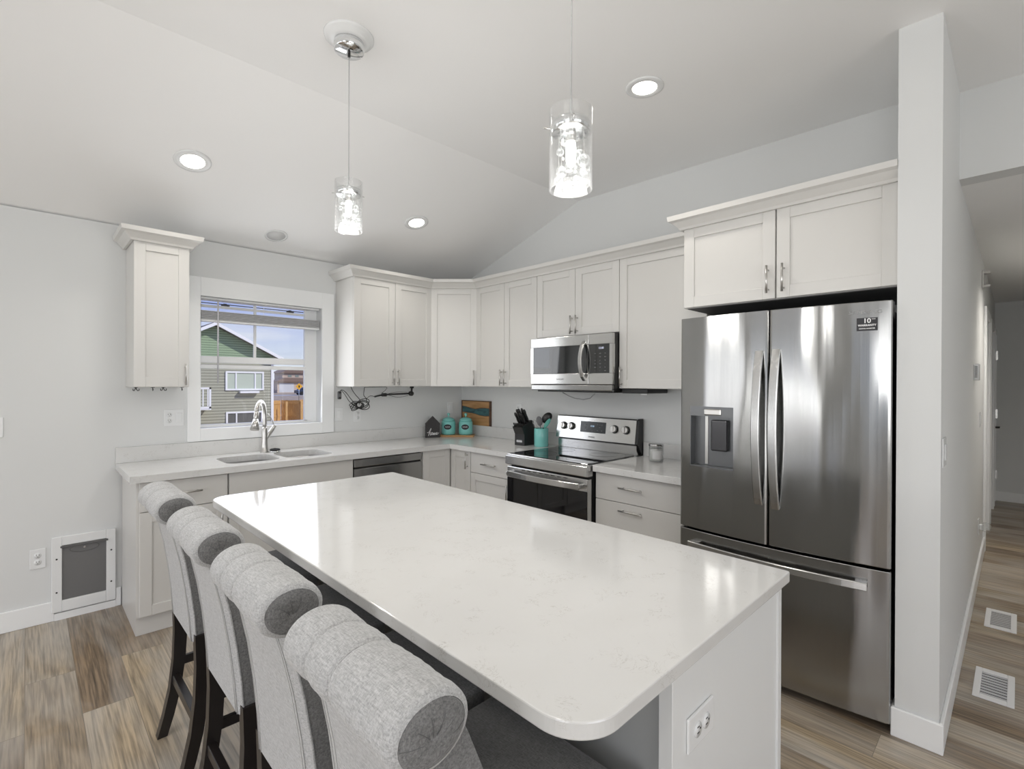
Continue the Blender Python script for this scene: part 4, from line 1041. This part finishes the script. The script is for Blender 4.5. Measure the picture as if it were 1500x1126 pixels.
uten('spoon', 'dark grey mixing spoon in the turquoise utensil holder', P3(.01, -.02, .015), P3(-.012, -.012, .175), greym, lambda m, q, d: ell(m, q+d*.035, d, .026, .040, .006))
uten('spatula', 'teal silicone spatula in the turquoise utensil holder', P3(-.01, -.03, .015), P3(.030, -.02, .155), tealr, lambda m, q, d: ell(m, q+(d+rt_*.2).normalized()*.04, (d+rt_*.25).normalized(), .020, .046, .005))
uten('ladle', 'large black ladle leaning right in the turquoise utensil holder', P3(-.02, .02, .015), P3(.038, .03, .20), blackp, lambda m, q, d: (ell(m, q+d*.035, d, .042, .048, .014)))
def whisk(m, q, d):
    for k in range(4):
        a = k*PI/4; s_ = rt_*math.cos(a)+Vector((.71, .70, 0))*math.sin(a)
        m.tube([q+d*.075*math.sin(PI*j/12)*1.0+s_*.022*math.sin(2*PI*j/12)*1.0 if False else q+d*(.04-.04*math.cos(2*PI*j/12))+s_*.022*math.sin(2*PI*j/12) for j in range(13)], .0009, 5)
uten('whisk', 'thin wire whisk at the left of the turquoise utensil holder', P3(.02, 0, .015), P3(-.032, 0, .145), mat('whisk_wire', (.75, .75, .75), .2, .8), whisk)
# candle
t = thing('candle_jar', 'glass jar candle with pale label and metal lid by the fridge', 'candle', (-.205, -2.345, CT), math.radians(-45))
M().lathe([(0, 0), (.046, 0), (.048, .004), (.048, .104), (.045, .108), (.045, .008), (0, .008)], n=36).build('jar', jarglass, t)
M().lathe([(0, .009), (.0435, .009), (.0435, .088), (0, .088)], n=32).build('wax', waxm, t)
def fn(u, v): a = -PI/2-.75+1.5*u; return (.0486*math.cos(a), .0486*math.sin(a), .022+.055*v)
M().grid(fn, 16, 1).build('label', mat('candle_label', (.62, .62, .62), .5), t)
M().lathe([(0, .120), (.046, .120), (.049, .117), (.049, .106), (.046, .104), (0, .104)], n=36).build('lid', steelh, t)

# hooks beneath the narrow cabinet
for x, w_, lab_ in ((-2.757, 2, 'small double hook at the left corner'), (-2.672, 1, 'single hook second from left'), (-2.618, 2, 'small double hook third from left'), (-2.518, 1, 'single hook at the right end')):
    m = M(); offs = (-.009, .009) if w_ == 2 else (0,)
    m.box(-.010, -.006, -.003, .010, .006, 0)
    for o_ in offs:
        m.tube([(o_*.2, 0, -.002), (o_*.4, 0, -.014), (o_, -.003, -.022), (o_*1.6, -.010, -.020), (o_*1.7, -.013, -.010)], .0022, 7)
    hk = m.build('cup_hook', blackp); hk.location = (x, -.27, UB); tag(hk, lab_+' under the narrow wall cabinet', 'hook', 'black cup hooks under the cabinet')

# cords and arm under the double cabinet
cm = blackp
cy0 = -.13
def at(u, v, y=cy0): # coordinates on the plane just in front of the wall: x along the wall, z height
    return (u, y, v)
t = thing('cable_bundle', 'tangled bundle of black power cords hanging under the wall cabinet', 'cord')
cc = Vector((-1.21, cy0, 1.245))
m = M()
for k in range(7):
    a1 = .055+.006*(k % 3); a2 = .022+.006*((k*2) % 4); ph = k*.28-.6
    pts_ = []
    for j in range(20):
        q = 2*PI*j/20; lx = a1*math.cos(q)+ (.030 if k % 2 else -.025); lz = a2*math.sin(q)*(1.0)
        pts_.append((cc.x+lx*math.cos(ph*.5)-lz*math.sin(ph*.5), cc.y+.006*math.sin(q*2+k)+.004*(k-3), cc.z+lx*math.sin(ph*.5)+lz*math.cos(ph*.5)))
    m.tube(pts_, .0034, 6, closed=True)
m.build('coil', cm, t)
m = M()
m.tube(smoothp([at(-1.24, 1.245), at(-1.29, 1.30), at(-1.335, 1.355), at(-1.37, 1.375), at(-1.39, 1.36)]), .003, 6)
m.tube(smoothp([at(-1.24, 1.235), at(-1.30, 1.275), at(-1.345, 1.34), at(-1.375, 1.372)]), .0025, 6)
m.tube(smoothp([at(-1.215, 1.25), at(-1.21, 1.29), at(-1.245, 1.33), at(-1.275, 1.37), at(-1.29, 1.403)]), .003, 6)
m.tube(smoothp([at(-1.145, 1.26), at(-1.15, 1.30), at(-1.172, 1.33), at(-1.165, 1.398)]), .003, 6)
m.build('strand', cm, t)
M().box(-1.405, cy0-.012, 1.298, -1.375, cy0+.012, 1.365, .008, 3).build('plug', cm, t)
M().box(-1.402, cy0-.0135, 1.318, -1.378, cy0-.0125, 1.346, .001, 1).build('plug_face', greym, t)
t = thing('folding_arm', 'black jointed mounting arm with thin cables beneath the wall cabinet', 'mounting arm')
m = M(); m.box(-.705, cy0-.014, 1.385, -.680, cy0+.014, 1.403); m.cyl(at(-.693, 1.39), at(-.695, 1.345), .009, 12); m.build('mount', cm, t)
M().lathe([(0, -.016), (.020, -.016), (.022, -.012), (.022, .012), (.020, .016), (0, .016)], at(-.700, 1.337), 20, 'y').build('joint', cm, t)
M().cyl(at(-.715, 1.337), at(-.97, 1.330), .0075, 12).build('arm', cm, t)
M().box(-1.0, cy0-.012, 1.314, -.955, cy0+.012, 1.344, .005, 2).cyl(at(-1.0, 1.328), at(-1.07, 1.314), .007, 10).build('clamp', cm, t)
m = M(); m.tube(smoothp([at(-1.165, 1.396), at(-1.05, 1.397), at(-.955, 1.397), at(-.965, 1.37), at(-1.0, 1.345)]), .0022, 6)
m.tube(smoothp([at(-1.07, 1.314), at(-1.11, 1.322), at(-1.145, 1.30)]), .0022, 6); m.tube(smoothp([at(-.93, 1.34), at(-.85, 1.352), at(-.74, 1.35)]), .0016, 6); m.tube(smoothp([at(-.93, 1.325), at(-.84, 1.305), at(-.73, 1.318)]), .0016, 6)
m.build('thin_cable', cm, t)

# ------------------------------------------------------------------ outside the window
gr = mat('dry_ground', (.40, .31, .22), .95); n_ = N(gr); z_ = n_.n('TexNoise', Scale=.8, Detail=6); n_.l(n_.coords(), z_.inputs['Vector'])
r_ = n_.ramp([(.3, (.30, .23, .16)), (.7, (.50, .41, .31))], z_.outputs[0]); n_.l(r_.outputs[0], n_.b.inputs['Base Color'])
struct('ground', M().box(-60, 1.0, -1.5, 160, 220, -1.02), gr)
def siding(name, c, per=.16):
    m = mat(name, c, .7); n = N(m); w = n.n('TexWave', _wave_type='BANDS', _bands_direction='Z', _wave_profile='SAW', Scale=1/per/ (2*PI)*2*PI/ (2*PI) , Distortion=0)
    w.inputs['Scale'].default_value = 1/per*0.314159*1.0
    n.l(n.coords(), w.inputs['Vector']); r = n.ramp([(0, tuple(v*.50 for v in c)), (.22, tuple(v*.55 for v in c)), (.30, c), (1, tuple(min(1, v*1.12) for v in c))], w.outputs[0]); n.l(r.outputs[0], n.b.inputs['Base Color']); n.bump(w.outputs[0], .4, .03); return m
sid = siding('sage_siding', (.40, .40, .31)); sidg = siding('green_gable_siding', (.30, .41, .26), .13)
hy = 26.8
nh = thing('neighbor_house', 'sage green sided house with white trim seen through the window', 'house', (4.09, hy, -1.02))
M().prism([(-3.1, 0), (3.10, 0), (3.10, 3.72), (-3.1, 3.72)], 0, 9, 'y').build('wall', sid, nh)
M().prism([(-3.1, 3.74), (3.1, 3.74), (3.1, 3.92), (0, 5.50), (-3.1, 3.92)], -.02, 9, 'y').build('gable', sidg, nh)
rt = M()
for s in (-1, 1): rt.prism([(0, 5.52), (s*3.45, 3.72), (s*3.45, 3.86), (0, 5.70)], -.5, 9.3, 'y')
rt.build('roof', mat('roof_shingle', (.16, .15, .14), .9), nh)
m = M()
for s in (-1, 1): m.prism([(0, 5.50), (s*3.45, 3.70), (s*3.45, 3.88), (0, 5.68)], -.56, -.5, 'y')
m.build('fascia', trimm, nh)
M().box(2.98, -.04, 0, 3.12, .06, 3.74).box(-3.12, -.03, 3.66, 3.12, -.005, 3.78).build('corner_board', trimm, nh)
winglass = mat('house_window_glass', (.25, .29, .27), .1)
def hwin(x0, z0, x1, z1, bars, gm=winglass):
    f = M(); w = .09
    f.box(x0, -.07, z0, x0+w, 0, z1); f.box(x1-w, -.07, z0, x1, 0, z1); f.box(x0+w, -.07, z0, x1-w, 0, z0+w); f.box(x0+w, -.07, z1-w, x1-w, 0, z1)
    for b in bars: f.box(b-.035, -.06, z0+w, b+.035, 0, z1-w)
    fr_ = f.build('window', trimm, nh); M().box(x0+w, -.02, z0+w, x1-w, -.005, z1-w).build('pane', gm, fr_)
hwin(.57, 1.96, 2.57, 3.03, (1.1, 2.10), mat('curtained_glass', (.50, .56, .46), .4))
hwin(.60, .02, 2.52, .76, (1.13, ), mat('dark_window', (.13, .13, .12), .2))
M().box(1.25, -.30, 1.80, 2.25, -.05, 1.92).build('window_box', trimm, nh)
m = M(); m.box(-.75, -.30, 1.05, -.40, -.28, 2.15); 
rl = M()
for k in range(6): rl.box(-1.6+k*.22, -.9, 1.15, -1.55+k*.22, -.86, 2.1)
rl.box(-1.7, -.92, 2.05, -.33, -.84, 2.14); rl.box(-1.7, -.92, 1.02, -.33, -.84, 1.12); rl.box(-.42, -.92, .95, -.33, -.84, 2.14); rl.box(-1.7, -.9, .95, -.33, -.02, 1.02)
rl.build('porch_railing', trimm, nh)
# fence
fz_ = -1.02
fn_ = thing('wooden_fence', 'honey coloured wooden privacy fence beside the green house', 'fence', (7.3, 27.3, fz_))
def fpanel(x0, y0, x1, y1, h=1.32):
    n = int(math.hypot(x1-x0, y1-y0)/.15); d = Vector((x1-x0, y1-y0, 0)).normalized(); R = Matrix.Rotation(math.atan2(d.y, d.x), 3, 'Z')
    m = M()
    for k in range(n):
        p = Vector((x0, y0, 0))+d*.15*(k+.5); m.box(p.x-.07, p.y-.01, 0, p.x+.07, p.y+.01, h-random.uniform(0, .03), rot=R)
    p = Vector(((x0+x1)/2, (y0+y1)/2, 0)); L_ = math.hypot(x1-x0, y1-y0)/2
    for z in (.3, h-.25): m.box(p.x-L_, p.y-.05, z, p.x+L_, p.y-.012, z+.09, rot=R)
    return m
for x in (0, .85, 2.0): fpanel(x, .9 if x else .0, x+(.80 if x < 1 else 1.1), 0.0 if x == .85 else .9).build('panel', fencem, fn_)
for x in (-.02, .82, 1.72, 2.0): M().box(x-.06, -.10, 0, x+.06, 0, 1.25).build('post', fencem, fn_)
# distant houses, road, car, sign
far = thing('distant_house', 'tan two-storey house far off with brown roof', 'house', (41, 108, -1.02))
M().box(-5.5, 0, 0, 9, 8, 2.5).box(-3.4, 3, 2.5, 9, 8, 4.5).build('wall', mat('tan_stucco', (.55, .45, .37), .8), far)
M().box(-5.1, -.02, .1, -2.0, 0, 2.1).build('garage_door', mat('pale_garage', (.60, .62, .64), .6), far)
M().prism([(-6.0, 2.45), (9.5, 2.45), (8, 3.3), (-4.2, 3.3)], -.6, 3, 'y').prism([(-4.0, 4.4), (9.5, 4.4), (7, 5.2), (-2.4, 5.2)], 2.5, 8.5, 'y').build('roof', mat('brown_roof', (.22, .16, .13), .9), far)
for xw in (-2.2, -.6, 1.2): M().box(xw, 2.95, 3.5, xw+.8, 2.99, 4.0).build('window', winglass, far)
road = M().box(-10, 84, -1.02, 120, 92, -1.0); struct('road', road, mat('asphalt', (.42, .40, .38), .9))
car = thing('parked_car', 'dark blue car parked on the distant street', 'car', (33.9, 88, -1.0), math.radians(0))
cpaint = mat('blue_car_paint', (.05, .07, .12), .2, .3)
M().prism([(-2.1, .35), (2.1, .35), (2.15, .7), (1.9, .85), (1.1, .95), (.5, 1.42), (-1.1, 1.42), (-1.7, .95), (-2.1, .85)], -.85, .85, 'y', .05, 2).build('body', cpaint, car)
M().prism([(.95, .98), (.45, 1.34), (-1.0, 1.34), (-1.45, .98)], -.87, -.84, 'y').build('side_window', blackglass, car)
for x in (-1.35, 1.35): M().cyl((x, -.88, .34), (x, -.62, .34), .34, 20).build('wheel', rubber, car); M().cyl((x, .62, .34), (x, .88, .34), .34, 20).build('wheel', rubber, car)
sg = thing('road_sign', 'yellow diamond warning sign by the distant street', 'sign', (13.8, 40, -1.02))
M().cyl((0, 0, 0), (0, 0, 2.4), .04, 8).build('post', nickel, sg); M().box(-.21, -.05, 1.83, .21, -.03, 2.25, rot=Matrix.Rotation(PI/4, 3, 'Y')).build('plate', mat('sign_yellow', (.8, .42, .03), .5), sg)
M().box(-.05, -.056, 1.94, .05, -.051, 2.14).build('symbol', blackp, sg)
# overhead cable with clamps
wl = thing('overhead_cable', 'dark overhead wire with two clamps crossing the sky outside', 'wire', (0, 8, 3.1))
M().tube([(-2.5, 0, .055), (-.63, 0, .005), (1.62, 0, .005), (4, 0, .06)], .010, 6).build('wire', blackp, wl)
for x in (-.154, 1.215): M().box(x-.085, -.03, -.03, x+.085, .03, -.005, .01, 1).box(x-.04, -.02, -.008, x+.03, .02, .025, .008, 1).build('clamp', blackp, wl)
for x in (-2.5, 4): M().cyl((x, 0, -4.12), (x, 0, .15), .07, 10).build('pole', mat('pole_wood', (.2, .15, .1), .9), wl)
